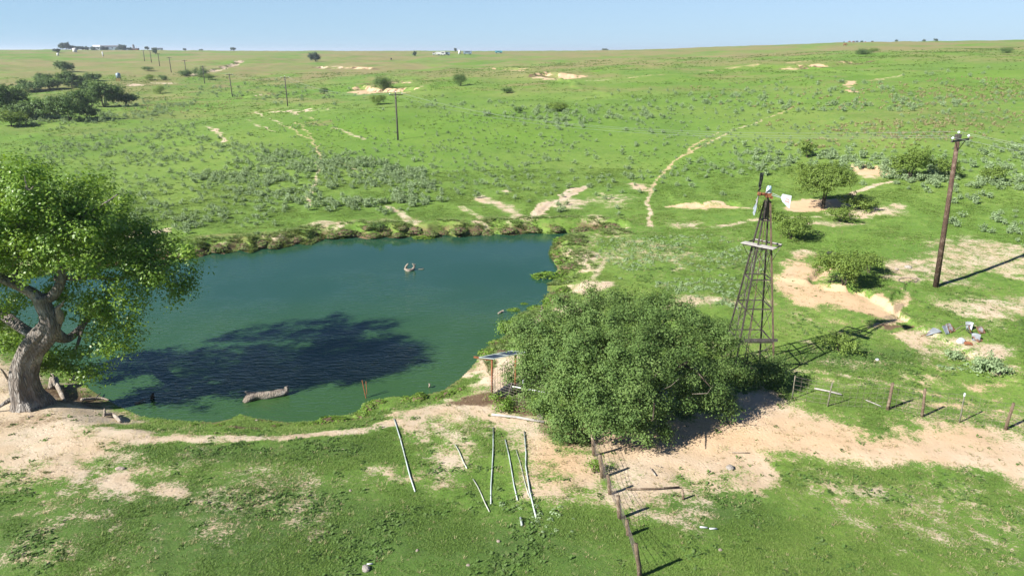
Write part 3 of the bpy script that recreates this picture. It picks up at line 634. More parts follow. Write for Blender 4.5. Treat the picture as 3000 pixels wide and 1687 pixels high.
def tuft(n, r, h, w, lean, seed, jit=.3):
    """n blades, each a bent strip of two quads folded to one triangle-tipped quad"""
    g = np.random.default_rng(seed); V = []
    for k in range(n):
        a = g.uniform(0, 2 * math.pi); rr = r * math.sqrt(g.random()) * .7; b = np.array([rr * math.cos(a), rr * math.sin(a), -.01])
        la = a + g.normal() * .6; hh = h * g.uniform(.6, 1.2); d = np.array([math.cos(la), math.sin(la), 0]); s = np.array([-d[1], d[0], 0]) * w * g.uniform(.7, 1.3) * .5
        mid = b + d * lean * hh * .35 + np.array([0, 0, hh * .6]); tip = b + d * lean * hh + np.array([0, 0, hh])
        V += [b - s * .6, b + s * .6, mid + s, mid - s, mid - s, mid + s, tip + s * .15, tip - s * .15]
    V = np.array(V); return V, np.arange(len(V)).reshape(-1, 4)
def forb(n, r, size, h, seed):
    g = np.random.default_rng(seed); d = rnd_dirs(n, g); d[:, 2] = abs(d[:, 2])
    p = d * np.array([r, r, h]) * g.uniform(.4, 1, n)[:, None]; q = leaf_quads(p, d * .4 + np.array([0, 0, .8]), size, g, .6, .7).reshape(-1, 3)
    return q, np.arange(len(q)).reshape(-1, 4)

def sample_ground(n, dmin, dmax, seed, amax=42, power=1.0):
    g = np.random.default_rng(seed); u = g.random(n)
    d = (dmin ** (2 * power) + u * (dmax ** (2 * power) - dmin ** (2 * power))) ** (1 / (2 * power)); a = R(amax) * (2 * g.random(n) - 1)
    x, y = d * np.sin(a), d * np.cos(a); return x, y, d, g
def cover(x, y, d):
    m = masks(x, y, d)
    m[:, 0] = np.clip(m[:, 0] + (fbm(x * 1.1, y * 1.1, 3, 201) - .5) * .5, 0, 1); return m
def keep_water(x, y, margin=.05): return pond_sd(x, y) < -margin

# short grass, near ground
for nm, (n, d0, d1, sz, seed) in {'near': (150000, 15.5, 34, 1.0, 11), 'mid': (130000, 34, 56, 1.35, 12), 'far': (130000, 56, 95, 1.9, 13)}.items():
    x, y, d, g = sample_ground(n, d0, d1, seed); m = cover(x, y, d)
    patch = fbm(x / 2.2, y / 2.2, 3, 211)
    p = sstep(.55, .12, m[:, 0]) * (1 - .95 * sstep(.3, .6, m[:, 3])) * (.12 + .75 * sstep(.35, .65, patch) + .4 * m[:, 2]); k = (g.random(n) < p) & keep_water(x, y)
    x, y, d, m, patch = x[k], y[k], d[k], m[k], patch[k]; z = hf(x, y)
    tv, tf = tuft(9, .12, .034, .017, 1.5, seed)
    sc_ = sz * g.uniform(.6, 1.25, len(x)) * (1 + .5 * m[:, 2]) * (.75 + .5 * patch)
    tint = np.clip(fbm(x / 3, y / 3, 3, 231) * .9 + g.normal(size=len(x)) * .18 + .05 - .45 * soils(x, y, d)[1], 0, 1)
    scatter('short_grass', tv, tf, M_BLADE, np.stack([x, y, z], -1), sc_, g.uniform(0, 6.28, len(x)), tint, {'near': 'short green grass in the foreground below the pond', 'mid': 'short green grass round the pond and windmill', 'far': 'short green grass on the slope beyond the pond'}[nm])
# leafy weeds among the grass
x, y, d, g = sample_ground(60000, 16, 62, 31); m = cover(x, y, d); pt = fbm(x / 2.6, y / 2.6, 3, 241)
dp_ = soils(x, y, d)[1]; p = (1 + dp_) * sstep(.54, .70, pt) * sstep(.75, .35, m[:, 0]) + .035 * sstep(.9, .6, m[:, 0]) + .35 * m[:, 2] + .05 * (m[:, 0] > .6) * (pt > .52); k = (g.random(len(x)) < p * .4) & keep_water(x, y)
x, y, d = x[k], y[k], d[k]; tv, tf = forb(14, .15, .10, .08, 5)
scatter('leafy_weeds', tv, tf, M_WEED, np.stack([x, y, hf(x, y)], -1), g.uniform(.5, 1.25, len(x)), g.uniform(0, 6.28, len(x)), g.random(len(x)), 'low leafy green weeds scattered through the grass')
# pale straw tufts: sandy edges near, bunch grass on the right hand slope
x, y, d, g = sample_ground(60000, 16, 70, 33); m = cover(x, y, d)
p = .07 * (m[:, 0] > .6) * (fbm(x / 2, y / 2, 3, 249) > .5) + .45 * sstep(.1, .45, m[:, 0]) * sstep(.95, .6, m[:, 0]) + .14 * sstep(.4, .6, fbm(x / 1.5, y / 1.5, 3, 247)); k = (g.random(len(x)) < p) & keep_water(x, y)
x, y, d = x[k], y[k], d[k]; tv, tf = tuft(9, .12, .06, .014, 1.1, 6)
scatter('dry_grass', tv, tf, M_STRAW, np.stack([x, y, hf(x, y)], -1), g.uniform(.6, 1.4, len(x)), g.uniform(0, 6.28, len(x)), g.random(len(x)), 'dry straw coloured grass at the edges of the sandy patches')
g = np.random.default_rng(35); q = []
for cx_, cy_, rx, ry, n in [(2380, 300, 330, 60, 420), (2150, 330, 250, 50, 200), (2450, 225, 200, 30, 350), (2050, 240, 400, 40, 250), (350, 265, 250, 25, 250)]:
    a = g.uniform(0, 6.28, n); r = np.sqrt(g.random(n)); q.append(np.stack([cx_ + rx * r * np.cos(a), cy_ + ry * r * np.sin(a)], -1))
q = np.concatenate(q); q = q[(q[:, 1] > 140)] * DS; P_ = gps(q); tv, tf = tuft(24, .36, .45, .06, .8, 8)
k = fbm(P_[:, 0] / 14, P_[:, 1] / 14, 3, 251) > .44; P_ = P_[k]
scatter('bunch_grass', tv, tf, M_STRAW, P_, g.uniform(.4, 1.05, len(P_)), g.uniform(0, 6.28, len(P_)), g.random(len(P_)), 'tan bunch grass dotting the far right slope')
# knee high tufts over the middle distance, small enough to read as texture
x, y, d, g = sample_ground(90000, 90, 420, 37, 40, .8); m = cover(x, y, d); pt = fbm(x / 11, y / 11, 4, 261)
k = (g.random(len(x)) < (.05 + .6 * sstep(.50, .68, pt))) & (m[:, 0] < .4) & keep_water(x, y, 1); x, y, d = x[k], y[k], d[k]
tv, tf = tuft(12, .3, .13, .06, 1.2, 9)
scatter('rough_grass', tv, tf, M_BLADE, np.stack([x, y, hf(x, y)], -1), g.uniform(.5, 1.3, len(x)) * (.7 + d / 300), g.uniform(0, 6.28, len(x)), np.clip(.35 + g.normal(size=len(x)) * .25, 0, 1), 'rough grass tufts over the rolling pasture')

# ---- sagebrush
def sage_mesh(seed, mat):
    g = np.random.default_rng(seed); V = []
    nst = 13
    for k in range(nst):
        a = g.uniform(0, 6.28); sp = g.uniform(.05, .95); top = np.array([math.cos(a) * sp * .5, math.sin(a) * sp * .5, .62 * (1 - .45 * sp ** 2) * g.uniform(.75, 1.1)])
        m = 13; t = g.uniform(.35, 1.05, m)[:, None]; p = top * t + g.normal(size=(m, 3)) * .065; p[:, 2] = np.maximum(p[:, 2], .03)
        V.append(leaf_quads(p, np.tile(top * .4 + np.array([0, 0, .25]), (m, 1)), .15, g, .5, .8))
    V = np.concatenate(V).reshape(-1, 3); return V, np.arange(len(V)).reshape(-1, 4)
SAGE_ME = []
for s in range(5):
    v, f = sage_mesh(300 + s, None); SAGE_ME.append(np_mesh('sagebrush', v, f, M_SAGE))
def in_poly(P, n, g):
    P = np.array(P, float); out = []
    while len(out) < n:
        q = np.stack([g.uniform(P[:, 0].min(), P[:, 0].max(), n * 2), g.uniform(P[:, 1].min(), P[:, 1].max(), n * 2)], -1)
        out += list(q[poly_sd(q[:, 0], q[:, 1], P) > 0])
    return np.array(out[:n])
g = np.random.default_rng(401)
ZONES = [  # polygon (display px), count, clumping threshold, size, label, group
 ([(420, 400), (520, 340), (620, 355), (780, 395), (860, 400), (960, 400), (1050, 430), (1100, 470), (1060, 510), (900, 525), (760, 520), (620, 470), (470, 450)], 900, .40, .95, 'grey-green sagebrush in the dense stand on the slope left of the dirt trails', 'sagebrush in the dense stand'),
 ([(200, 440), (420, 400), (620, 470), (760, 525), (640, 570), (480, 580), (330, 570), (230, 490)], 260, .0, .8, 'grey-green sagebrush scattered on the grass above the far bank, left side', 'sagebrush above the far bank'),
 ([(0, 400), (180, 350), (480, 300), (520, 340), (420, 400), (200, 440)], 380, .42, .85, 'small sagebrush on the far left flat below the creek trees', 'sagebrush on the creek flat'),
 ([(1850, 390), (2250, 375), (2576, 350), (2700, 380), (2700, 470), (2380, 480), (2150, 440), (1900, 430)], 330, .44, 1.1, 'pale sagebrush in the belt behind the near utility pole', 'sagebrush behind the utility pole'),
 ([(1150, 400), (1700, 300), (2300, 330), (2100, 400), (1650, 500), (1500, 560), (1200, 480)], 190, .0, .8, 'lone sagebrush on the open green slope in the middle', 'lone sagebrush on the open slope'),
 ([(2350, 470), (2576, 460), (2650, 560), (2576, 640), (2380, 560)], 40, .0, .95, 'sagebrush on the grass right of the near utility pole', 'sagebrush right of the pole'),
 ([(920, 255), (1560, 262), (1700, 300), (1400, 330), (1000, 270)], 170, .46, 1.2, 'far sagebrush near the crest of the slope', 'far sagebrush by the crest'),
 ([(0, 300), (120, 320), (300, 300), (420, 290), (500, 262), (330, 262), (150, 300)], 240, .35, 1.3, 'pale sagebrush crowding the creek bottom below the dark trees', 'sagebrush in the creek bottom'),
 ([(450, 300), (1000, 255), (1600, 262), (2576, 240), (2576, 420), (1800, 440), (1000, 500), (600, 380)], 1500, .40, .55, None, None),
 ([(430, 190), (900, 235), (900, 250), (700, 262), (500, 240)], 120, .45, 1.5, None, None),
 ([(1500, 232), (2500, 170), (2576, 260), (2000, 300), (1700, 290)], 200, .5, 1.3, None, None)]
_all = []
for zi, (P, n, th, sz, lab, grp) in enumerate(ZONES):
    q = in_poly(P, n * 2, g); q = (q + g.normal(size=q.shape) * np.array([38, 14]) * (g.random((len(q), 1)) < .55)) * DS; q[:, 1] = np.maximum(q[:, 1], 190); p3 = gps(q); cl = fbm(p3[:, 0] / 9 + zi, p3[:, 1] / 9, 3, 411)
    k = np.argsort(-(cl + g.random(len(cl)) * (.35 if th else 9)))[:n]
    for p in p3[k]:
        s = sz * g.uniform(.55, 1.35); _all.append((s / np.hypot(p[0], p[1]), zi, p, s))
_all = [a for a in _all if pond_sd(np.array([a[2][0]]), np.array([a[2][1]]))[0] < -1.5]
_all.sort(key=lambda a: -a[0])
single = [a for a in _all if ZONES[a[1]][4]][:290]; ids = {id(a) for a in single}
for i, (r_, zi, p, s) in enumerate(single):
    o = link('sagebrush_shrub', SAGE_ME[i % 5], None, (p[0], p[1], p[2] - .02)); o.rotation_euler = (0, 0, g.uniform(0, 6.28)); o.scale = (s * g.uniform(.85, 1.25), s * g.uniform(.85, 1.25), s * g.uniform(.85, 1.15))
    r_c = np.array([p[0], p[1] * CP + (CAM_Z - p[2]) * SP]); spx = CX + FPX * r_c[0] / r_c[1]; lab, grp = ZONES[zi][4], ZONES[zi][5]; sz_ = 'large' if s > 1.12 * ZONES[zi][3] else 'small' if s < .82 * ZONES[zi][3] else 'middling'
    if zi == 0: lab = f'{sz_} grey-green sagebrush in the dense stand ' + ('left of the main dirt trail' if spx < 905 else 'just right of the dirt trail' if spx < 1050 else 'at its thin right end'); grp += ' ' + ('left' if spx < 905 else 'middle' if spx < 1050 else 'right') + ' ' + sz_
    elif zi == 3: lab = f'{sz_} pale sagebrush in the belt ' + ('left of the bare trunked mesquite' if spx < 2330 else 'between the mesquite trees' if spx < 2620 else 'behind the near utility pole' if spx < 2830 else 'at the right edge beyond the pole'); grp += ' ' + str(['a', 'b', 'c', 'd'][int(spx > 2330) + int(spx > 2620) + int(spx > 2830)]) + ' ' + sz_
    else: lab = sz_ + ' ' + lab.replace('small ', ''); grp += ' ' + sz_
    tag(o, lab, 'sagebrush', grp)
rest = [a for a in _all if id(a) not in ids]; v, f = sage_mesh(320, None)
scatter('sagebrush', v, f, M_SAGE2, np.array([a[2] for a in rest]), np.array([a[3] for a in rest]), g.uniform(0, 6.28, len(rest)), g.random(len(rest)), 'small distant sagebrush speckling the slopes and the creek bottom', 'sagebrush')
# grey-green forbs on the right bank of the pond
g = np.random.default_rng(421); q = np.concatenate([in_poly([(1500, 600), (1800, 590), (1960, 640), (1900, 700), (1600, 690), (1500, 650)], 900, g), in_poly([(1560, 700), (1850, 700), (1900, 780), (1700, 760), (1560, 740)], 500, g), in_poly([(1250, 1270), (1450, 1270), (1480, 1340), (1270, 1350)], 20, g), in_poly([(2360, 920), (2430, 915), (2490, 925), (2480, 945), (2390, 945)], 60, g)]) * DS
p3 = gps(q); tv, tf = forb(14, .18, .11, .13, 15); k = (fbm(p3[:, 0] / 3, p3[:, 1] / 3, 3, 431) > .42) & (pond_sd(p3[:, 0], p3[:, 1]) < -.5); p3 = p3[k]
scatter('silvery_forbs', tv, tf, M_SAGE2, p3, g.uniform(.5, 1.3, len(p3)), g.uniform(0, 6.28, len(p3)), g.random(len(p3)), 'low silvery forbs covering the right bank of the pond')

# ---- fringe of coarse grass along the water's edge
g = np.random.default_rng(441); A_, B_ = POND, np.roll(POND, -1, 0); L_ = np.hypot(*(B_ - A_).T); n = 5200
k = g.choice(len(A_), n, p=L_ / L_.sum()); f = g.random(n)[:, None]; q = A_[k] * (1 - f) + B_[k] * f; farb = q[:, 1] > 52
q = q + nrm[k] * (g.random(n) ** 1.4 * np.where(farb, 3.2, 1.5) - .05)[:, None]; sd_ = pond_sd(q[:, 0], q[:, 1])
cl_ = fbm(q[:, 0] / 1.8, q[:, 1] / 1.8, 3, 443); kp = (sd_ < .08) & (cl_ > np.where(farb, .36, .44)) & (q[:, 1] < 75) & ((q[:, 0] > -1.5) | (q[:, 1] > 50)); q = q[kp]
tv, tf = tuft(20, .22, .16, .04, 1.2, 17)
scatter('shore_grass', tv, tf, M_SEDGE, np.stack([q[:, 0], q[:, 1], hf(q[:, 0], q[:, 1])], -1), g.uniform(.5, 1.3, len(q)), g.uniform(0, 6.28, len(q)), g.random(len(q)), 'coarse grey-green grass fringing the edge of the pond')

# ---- grassy hummocks along the pond
def hummock_mesh(seed, mat, n=170, blade=.20):
    g = np.random.default_rng(seed); d = rnd_dirs(n, g); d[:, 2] = abs(d[:, 2]); nz = .8 + .3 * vn(d[:, 0] * 2, d[:, 1] * 2, seed)
    p = d * np.array([.5, .5, .46]) * nz[:, None]; q = leaf_quads(p, d, blade, g, .35, 1.0).reshape(-1, 3); return q
def hummock(px, py, w, h, lab, grp, i, lush=False):
    p = gp(px, py); root = empty('grassy_hummock', p + Vector((0, 0, -.06)), lab, 'grass hummock', grp, g.uniform(0, 6.28)); root.scale = (w, w * .8, h)
    link('blades', HUM[(i % 3) + (3 if lush else 0)], root); link('earth_mound', EARTH, root)
HUM = []
ORDN = ['leftmost'] + [w + ' from the left' for w in 'second third fourth fifth sixth seventh eighth ninth tenth eleventh twelfth thirteenth fourteenth fifteenth sixteenth seventeenth eighteenth nineteenth twentieth twenty-first twenty-second twenty-third twenty-fourth twenty-fifth twenty-sixth'.split()]
DOWN = ['farthest'] + [w + ' counting toward the camera' for w in 'second third fourth fifth sixth seventh eighth ninth tenth eleventh twelfth thirteenth fourteenth fifteenth sixteenth seventeenth'.split()]
def order(L, key):
    r = sorted(range(len(L)), key=lambda i: key(L[i])); return {i: n for n, i in enumerate(r)}
for i in range(6):
    q = hummock_mesh(500 + i, None, 240 if i < 3 else 210, .17 if i < 3 else .25); HUM.append(np_mesh('hummock_blades', q, np.arange(len(q)).reshape(-1, 4), M_SEDGE if i < 3 else M_LUSHBLADE))
M_EARTH = simple_mat('bank_earth', (.09, .06, .04), (.17, .12, .08), 8, .95, .1, bstr=.6, bdist=.05)
mb = MB(); rr = 10; vv = [(0, 0, .40)]
for k in range(1, 5):
    for j in range(rr):
        a = 2 * math.pi * j / rr; e = k / 4 * math.pi / 2; vv.append((.42 * math.sin(e) * math.cos(a), .42 * math.sin(e) * math.sin(a), .40 * math.cos(e) - (.05 if k == 4 else 0)))
ff = [(0, 1 + j, 1 + (j + 1) % rr) for j in range(rr)]
for k in range(3):
    for j in range(rr): a = 1 + k * rr + j; b = 1 + k * rr + (j + 1) % rr; ff.append((a, a + rr, b + rr, b))
mb.add(vv, ff); EARTH = mb.mesh('earth_mound', M_EARTH, True)
i = 0
HL = [(640, 728, 2.3, 1.0), (715, 722, 1.9, .8), (765, 714, 2.2, .9), (800, 720, 1.6, .7), (868, 702, 2.0, .8), (925, 703, 1.5, .6), (975, 690, 1.8, .8), (1008, 682, 2.4, .9), (1045, 686, 1.6, .7), (1090, 690, 1.8, .7), (1135, 683, 1.6, .7), (1165, 688, 1.6, .6),
                     (1215, 676, 2.2, 1.0), (1260, 684, 1.8, .7), (1302, 680, 1.6, .6), (1345, 676, 2.2, .9), (1395, 682, 1.6, .6), (1425, 684, 1.9, .6), (1490, 676, 2.0, .8), (1560, 672, 2.2, .8), (1632, 671, 1.8, .8), (1700, 672, 2.8, .7), (1800, 664, 2.6, .9), (540, 748, 2.0, .7), (1075, 668, 1.4, .6), (1180, 668, 1.5, .6)]
O_ = order(HL, lambda a: a[0])
for n_, (px, py, w, h) in enumerate(HL):
    hummock(px, py, w, h, 'rounded grassy hummock on the eroded far bank, ' + ORDN[O_[n_]], 'hummocks along the far bank', i); i += 1
HL = [(1650, 702, 2.2, .6), (1690, 706, 2.0, .6), (1632, 742, 1.4, .6), (1648, 765, 1.6, .7), (1670, 782, 2.0, .7), (1652, 800, 1.6, .5), (1658, 822, 1.6, .6), (1622, 860, 1.4, .5), (1655, 850, 1.6, .6), (1622, 882, 2.0, .8), (1650, 876, 1.6, .7), (1580, 905, 1.6, .5), (1530, 940, 1.8, .9), (1505, 968, 1.7, .9), (1460, 1006, 1.4, .6), (1432, 1034, 1.3, .6), (1468, 1032, 1.1, .5)]
O_ = order(HL, lambda a: a[1])
for n_, (px, py, w, h) in enumerate(HL):
    hummock(px, py, w, h, 'grassy hummock on the right shore of the pond, ' + DOWN[O_[n_]], 'hummocks along the right shore', i, i % 3 != 0); i += 1
HL = [(1225, 1170, 1.3, .6), (1195, 1172, 1.0, .5), (1110, 1180, 1.0, .45), (1085, 1196, 1.1, .5), (1060, 1220, 1.0, .45), (960, 1236, 1.2, .6), (930, 1243, .9, .4), (1000, 1236, 1.0, .4), (1310, 1156, 1.0, .5), (1290, 1165, .9, .4), (880, 1248, .7, .3), (800, 1250, .7, .3), (640, 1250, .8, .3), (560, 1248, .7, .25), (1350, 1140, .8, .35)]
O_ = order(HL, lambda a: a[0])
for n_, (px, py, w, h) in enumerate(HL):
    hummock(px, py, w, h, 'bright green grass clump on the near shore, ' + ORDN[O_[n_]], 'grass clumps on the near shore', i, True); i += 1
for px, py, w, h, lab in [(1600, 812, 2.4, .7, 'island of reeds standing in the pond by the right shore'), (1505, 908, 1.0, .2, 'small patch of water weed beside the dark floating branch'), (1535, 890, .6, .15, 'tiny patch of water weed near the right shore'), (1240, 697, 2.2, .35, 'strip of bright water grass at the middle of the far shore')]:
    q = onz(px, py, WL); root = empty('water_plants', q + np.array([0, 0, -.03]), lab, 'water plants', None); root.scale = (w, w * .7, h * 1.4)
    link('blades', HUM[3 + i % 3], root); i += 1
# ------------------------------------------------------------------ materials of made things
M_POLE = bark_material('pole_wood', (.085, .055, .040), (.165, .110, .080), (.20, .145, .11), .5)
M_POLEGREY = bark_material('far_pole_wood', (.075, .068, .060), (.135, .125, .112), (.17, .16, .145), .5)
M_POSTWOOD = bark_material('post_wood', (.13, .095, .065), (.27, .205, .145), (.34, .27, .20), .25)
M_BOARD = simple_mat('grey_board', (.27, .25, .225), (.42, .40, .37), 4, .85, stretch=(1, 8, 1))
M_STEEL = simple_mat('tower_steel', (.060, .050, .044), (.12, .10, .09), 5, .6, .4, .5)
M_RUSTLEG = simple_mat('rusty_steel', (.085, .065, .050), (.17, .115, .078), 5, .8, .25, .2)
M_RUST = simple_mat('rust', (.16, .060, .030), (.27, .11, .05), 6, .85, .2)
M_REDPAINT = simple_mat('faded_red_paint', (.28, .06, .035), (.36, .11, .06), 7, .7)
M_GALV = simple_mat('galvanised_sheet', (.24, .27, .29), (.37, .40, .41), 4, .5, .5, .45)
M_GALVRUST = simple_mat('rust_streaked_sheet', (.20, .115, .07), (.40, .41, .41), 3.2, .6, .4, .3, contrast=(.40, .58))
M_WHITESHEET = simple_mat('white_sheet', (.40, .43, .44), (.52, .55, .56), 4, .5, .4)
M_VANE = simple_mat('weathered_tail_sheet', (.29, .33, .34), (.38, .42, .43), 4, .6, .4)
M_BLADEMET = simple_mat('weathered_blade', (.20, .24, .27), (.32, .36, .39), 5, .6, .4, .2)
M_SHADEVANE = simple_mat('shaded_vane', (.055, .060, .058), (.09, .095, .09), 5, .7)  # dark tone paints the shaded backs of the upper wheel blades
M_TBLUE = simple_mat('pale_blue_helmet', (.32, .44, .52), (.42, .54, .60), 4, .5)
M_PIPE = simple_mat('aluminium_pipe', (.22, .25, .20), (.42, .48, .45), 1.6, .55, .45, .15, contrast=(.36, .52))
M_PIPE2 = simple_mat('dull_pipe', (.30, .32, .26), (.46, .48, .40), 3, .6, .4, .2)
M_PVC = simple_mat('white_pvc', (.62, .63, .62), (.74, .75, .74), 3, .4)
M_CELL = simple_mat('solar_glass', (.020, .030, .048), (.030, .042, .062), 10, .12, .6)
M_BLACKPL = simple_mat('black_plastic', (.012, .014, .018), (.022, .026, .032), 6, .35, .5)
M_WIRE = simple_mat('fence_wire', (.14, .11, .09), (.22, .19, .17), 6, .6, .4, .4)
M_LINE = simple_mat('power_line_wire', (.28, .32, .27), (.34, .38, .32), 6, .4, .5, .4)
M_GLASSINS = simple_mat('white_insulator', (.62, .68, .74), (.72, .78, .82), 6, .2, .6)
M_TPOST = simple_mat('tpost_steel', (.12, .13, .10), (.20, .17, .12), 6, .7)
M_ROCK = simple_mat('pale_rock', (.26, .21, .17), (.42, .36, .30), 5, .95, .1, bstr=.8, bdist=.06)
M_ROCKD = simple_mat('grey_rock', (.22, .20, .18), (.36, .33, .29), 5, .95, .1, bstr=.8, bdist=.06)
M_BLUE = simple_mat('blue_plastic', (.03, .09, .22), (.045, .12, .28), 4, .4)
M_RUBBER = simple_mat('black_rubber', (.016, .017, .018), (.03, .03, .032), 8, .8)
M_WHITEWALL = simple_mat('white_wall', (.46, .47, .46), (.56, .57, .56), 2, .8)
M_BROWNROOF = simple_mat('dark_roof', (.085, .085, .095), (.13, .13, .14), 2, .7)
M_BLUESHED = simple_mat('blue_grey_sheet', (.16, .22, .27), (.22, .29, .34), 3, .5, .4, .2)
M_GLASSDK = simple_mat('dark_window', (.02, .025, .03), (.035, .04, .045), 3, .1, .6)
M_COWRED = simple_mat('red_hide', (.16, .055, .028), (.22, .08, .04), 5, .8)
M_COWBLK = simple_mat('black_hide', (.018, .016, .015), (.03, .027, .025), 5, .8)
def V3(a): return Vector((float(a[0]), float(a[1]), float(a[2])))
def Y3(px, py, Y): return V3(ony(px, py, Y))

# ------------------------------------------------------------------ the old cottonwood at the left
TB = gp(82, 1186); TY = TB.y
def tp(px, py, dy=0.0): return Y3(px, py, TY + dy) - TB
root = empty('cottonwood_tree', TB, 'huge old cottonwood with twisted grey trunk at the left edge of the pond', 'tree')
def px2m(p, Y=None): return p / FPX * (TB.y * CP + 13 * SP) 
trunk = [((88, 1216, 0), 58), ((86, 1185, 0), 50), ((74, 1150, 0), 39), ((68, 1110, 0), 35), ((74, 1068, .1), 33), ((92, 1025, .1), 31), ((122, 990, .1), 32), ((146, 958, .1), 29), ((142, 925, .1), 22), ((128, 895, .1), 21), ((120, 866, .1), 23)]
pts = smooth_path([list(tp(*p)) + [px2m(r)] for p, r in trunk], 5)
g = np.random.default_rng(61); ph = g.uniform(0, 6.28, 8)
def bark_disp(t, a):
    fl = max(0, 1 - t * 6)
    return 1 + .10 * math.sin(3 * a + ph[0] + 5 * t) + .06 * math.sin(7 * a + ph[1] + 9 * t) + .045 * math.sin(13 * a + ph[2] - 6 * t) + .03 * math.sin(21 * a + ph[3]) + fl * (.35 * max(0, math.sin(5 * a + ph[4])) + .16 * math.sin(9 * a + ph[5]))
MB().tube([p[:3] for p in pts], [p[3] for p in pts], 44, disp=bark_disp).build('trunk', M_BARK, root, True)
def limb(spec, name='limb', mat=None, sides=10, par=None, end=None):
    q = smooth_path([list(tp(*p)) + [px2m(r)] for p, r in spec], 5); a0 = random.uniform(0, 6)
    return MB().tube([p[:3] for p in q], [max(p[3], .012) for p in q], sides, disp=lambda t, a: 1 + .09 * math.sin(3 * a + a0 + 6 * t) + .05 * math.sin(7 * a + a0)).build(name, mat or M_BARK, par or root, True)
limb([((122, 880, .1), 18), ((95, 858, .0), 15), ((55, 838, -.2), 13), ((15, 822, -.5), 12), ((-60, 780, -.8), 11), ((-130, 700, -1), 8), ((-180, 620, -1), 4)], sides=16)
limb([((122, 880, .1), 18), ((152, 868, .2), 14), ((172, 838, .3), 13), ((182, 800, .4), 11), ((170, 750, .5), 9), ((150, 690, .3), 7), ((140, 600, .1), 4)], sides=16)
limb([((140, 965, .5), 22), ((190, 992, 1.2), 14), ((225, 972, 1.8), 10), ((262, 930, 2.2), 7), ((310, 880, 2.6), 5), ((360, 850, 2.9), 2)], sides=12)
limb([((160, 815, .4), 9), ((215, 815, .6), 7), ((285, 812, .9), 6), ((350, 816, 1.2), 5), ((420, 790, 1.3), 3.5), ((500, 770, 1.4), 2)])
limb([((115, 990, .9), 17), ((70, 965, 1.6), 15), ((30, 935, 2.4), 16), ((-20, 900, 3.0), 14), ((-90, 850, 3.4), 10), ((-160, 780, 3.6), 6)], sides=14)
limb([((60, 840, -.2), 9), ((40, 780, -.1), 7), ((50, 700, .0), 5), ((60, 600, 0), 3.5), ((75, 540, -.1), 2)])
limb([((150, 700, .3), 7), ((230, 640, .5), 5), ((300, 600, .5), 3), ((345, 570, .5), 1.5)])
limb([((250, 940, 2.1), 6), ((230, 1000, 1.6), 4.5), ((215, 1050, 1.2), 2.5)])
limb([((0, 740, -.3), 11), ((40, 750, -.2), 8), ((80, 745, -.1), 6), ((130, 775, .1), 3)])
limb([((168, 950, .2), 12), ((176, 925, .1), 11), ((168, 905, .0), 7), ((180, 893, .0), 4), ((188, 880, 0), 1)], 'dead_snag', M_DRIFT)
limb([((75, 545, -1.2), 2.2), ((82, 558, -1.2), 2), ((74, 530, -1.2), 1.4), ((72, 515, -1.2), .6)], 'dead_snag', M_DRIFT, 6)
limb([((72, 552, -1.2), 2.2), ((88, 556, -1.2), 1.8), ((98, 546, -1.2), .7)], 'dead_snag', M_DRIFT, 6)
limb([((40, 1165, -.3), 8), ((15, 1180, -.6), 6), ((-5, 1192, -.8), 4), ((-30, 1200, -.9), 2)], 'root', M_BARK, 8)
limb([((28, 1118, -.2), 4), ((10, 1090, -.5), 3), ((0, 1078, -.6), 1.5)], 'dead_snag', M_DRIFT, 6)
# crown
blobs = []
def cb(cx, cy, r, dy=0.0, sq=.85):
    p = tp(cx * .566, 440 + cy * .566, dy); m = px2m(r * .566); blobs.append((p.x, p.y, p.z, m, m * 1.15, m * sq))
for a in [(40, 190, 118, .2), (150, 160, 95, .4), (230, 230, 90, -.2), (90, 320, 150, -.3), (230, 350, 130, -.4), (370, 270, 110, .8), (440, 330, 110, 1.0), (500, 420, 110, 1.2), (560, 420, 62, 1.3), (300, 470, 130, -.4), (410, 470, 130, -.3), (480, 560, 110, .3), (180, 560, 105, -.4),
          (30, 480, 130, -.3), (60, 640, 80, .3), (590, 600, 95, .9), (700, 545, 78, 1.2), (750, 500, 50, 1.3), (650, 690, 85, .3), (740, 690, 70, .4), (800, 600, 88, 1.2), (880, 540, 62, 1.4), (860, 650, 80, 1.2), (940, 610, 68, 1.3), (970, 540, 40, 1.4), (975, 690, 45, 1.3), (905, 720, 40, 1.1),
          (560, 760, 105, .9), (660, 800, 75, .7), (500, 880, 105, 1.2), (610, 930, 95, .8), (660, 980, 52, .7), (540, 1010, 62, 1.0), (380, 760, 85, 2.0), (330, 850, 70, 2.3), (240, 690, 60, 1.5), (420, 1100, 78, 1.0), (340, 1040, 60, 1.4), (370, 1150, 50, .8), (480, 1140, 38, .9), (225, 1120, 42, 1.0), (270, 1080, 38, 1.4),
          (-40, 330, 190, .3), (-140, 200, 160, .5), (-180, 480, 200, 0), (-330, 330, 190, .4), (-360, 560, 190, .2), (-120, 700, 150, 2.6), (-480, 480, 160, .4), (-260, 760, 140, 3.2), (-420, 740, 120, 2.5), (20, 860, 95, 3.2), (-60, 920, 80, 3.4), (80, 950, 55, 3.0), (50, 1010, 40, 2.6), (140, 780, 60, 2.6)]: cb(*a)
for cx, cy, cz, m in [(2, 4.5, 8.8, 1.5), (-2, 4.6, 9.2, 1.8), (-5, 3.5, 8.6, 1.8), (4.2, 3.8, 7.6, 1.4), (5.6, 3.2, 6.6, 1.2), (0, -2.0, 7.9, 1.4), (-3.5, -2.4, 8.2, 1.6), (3, 4.8, 6.6, 1.3)]: blobs.append((cx, cy, cz, m, m, m * .85))
link('crown', crown_mesh('cottonwood_crown', blobs, M_COTTON, .135, .95, 150, .50, 71, .05, maxn=150000, shell=(.72, 1.32)), root)

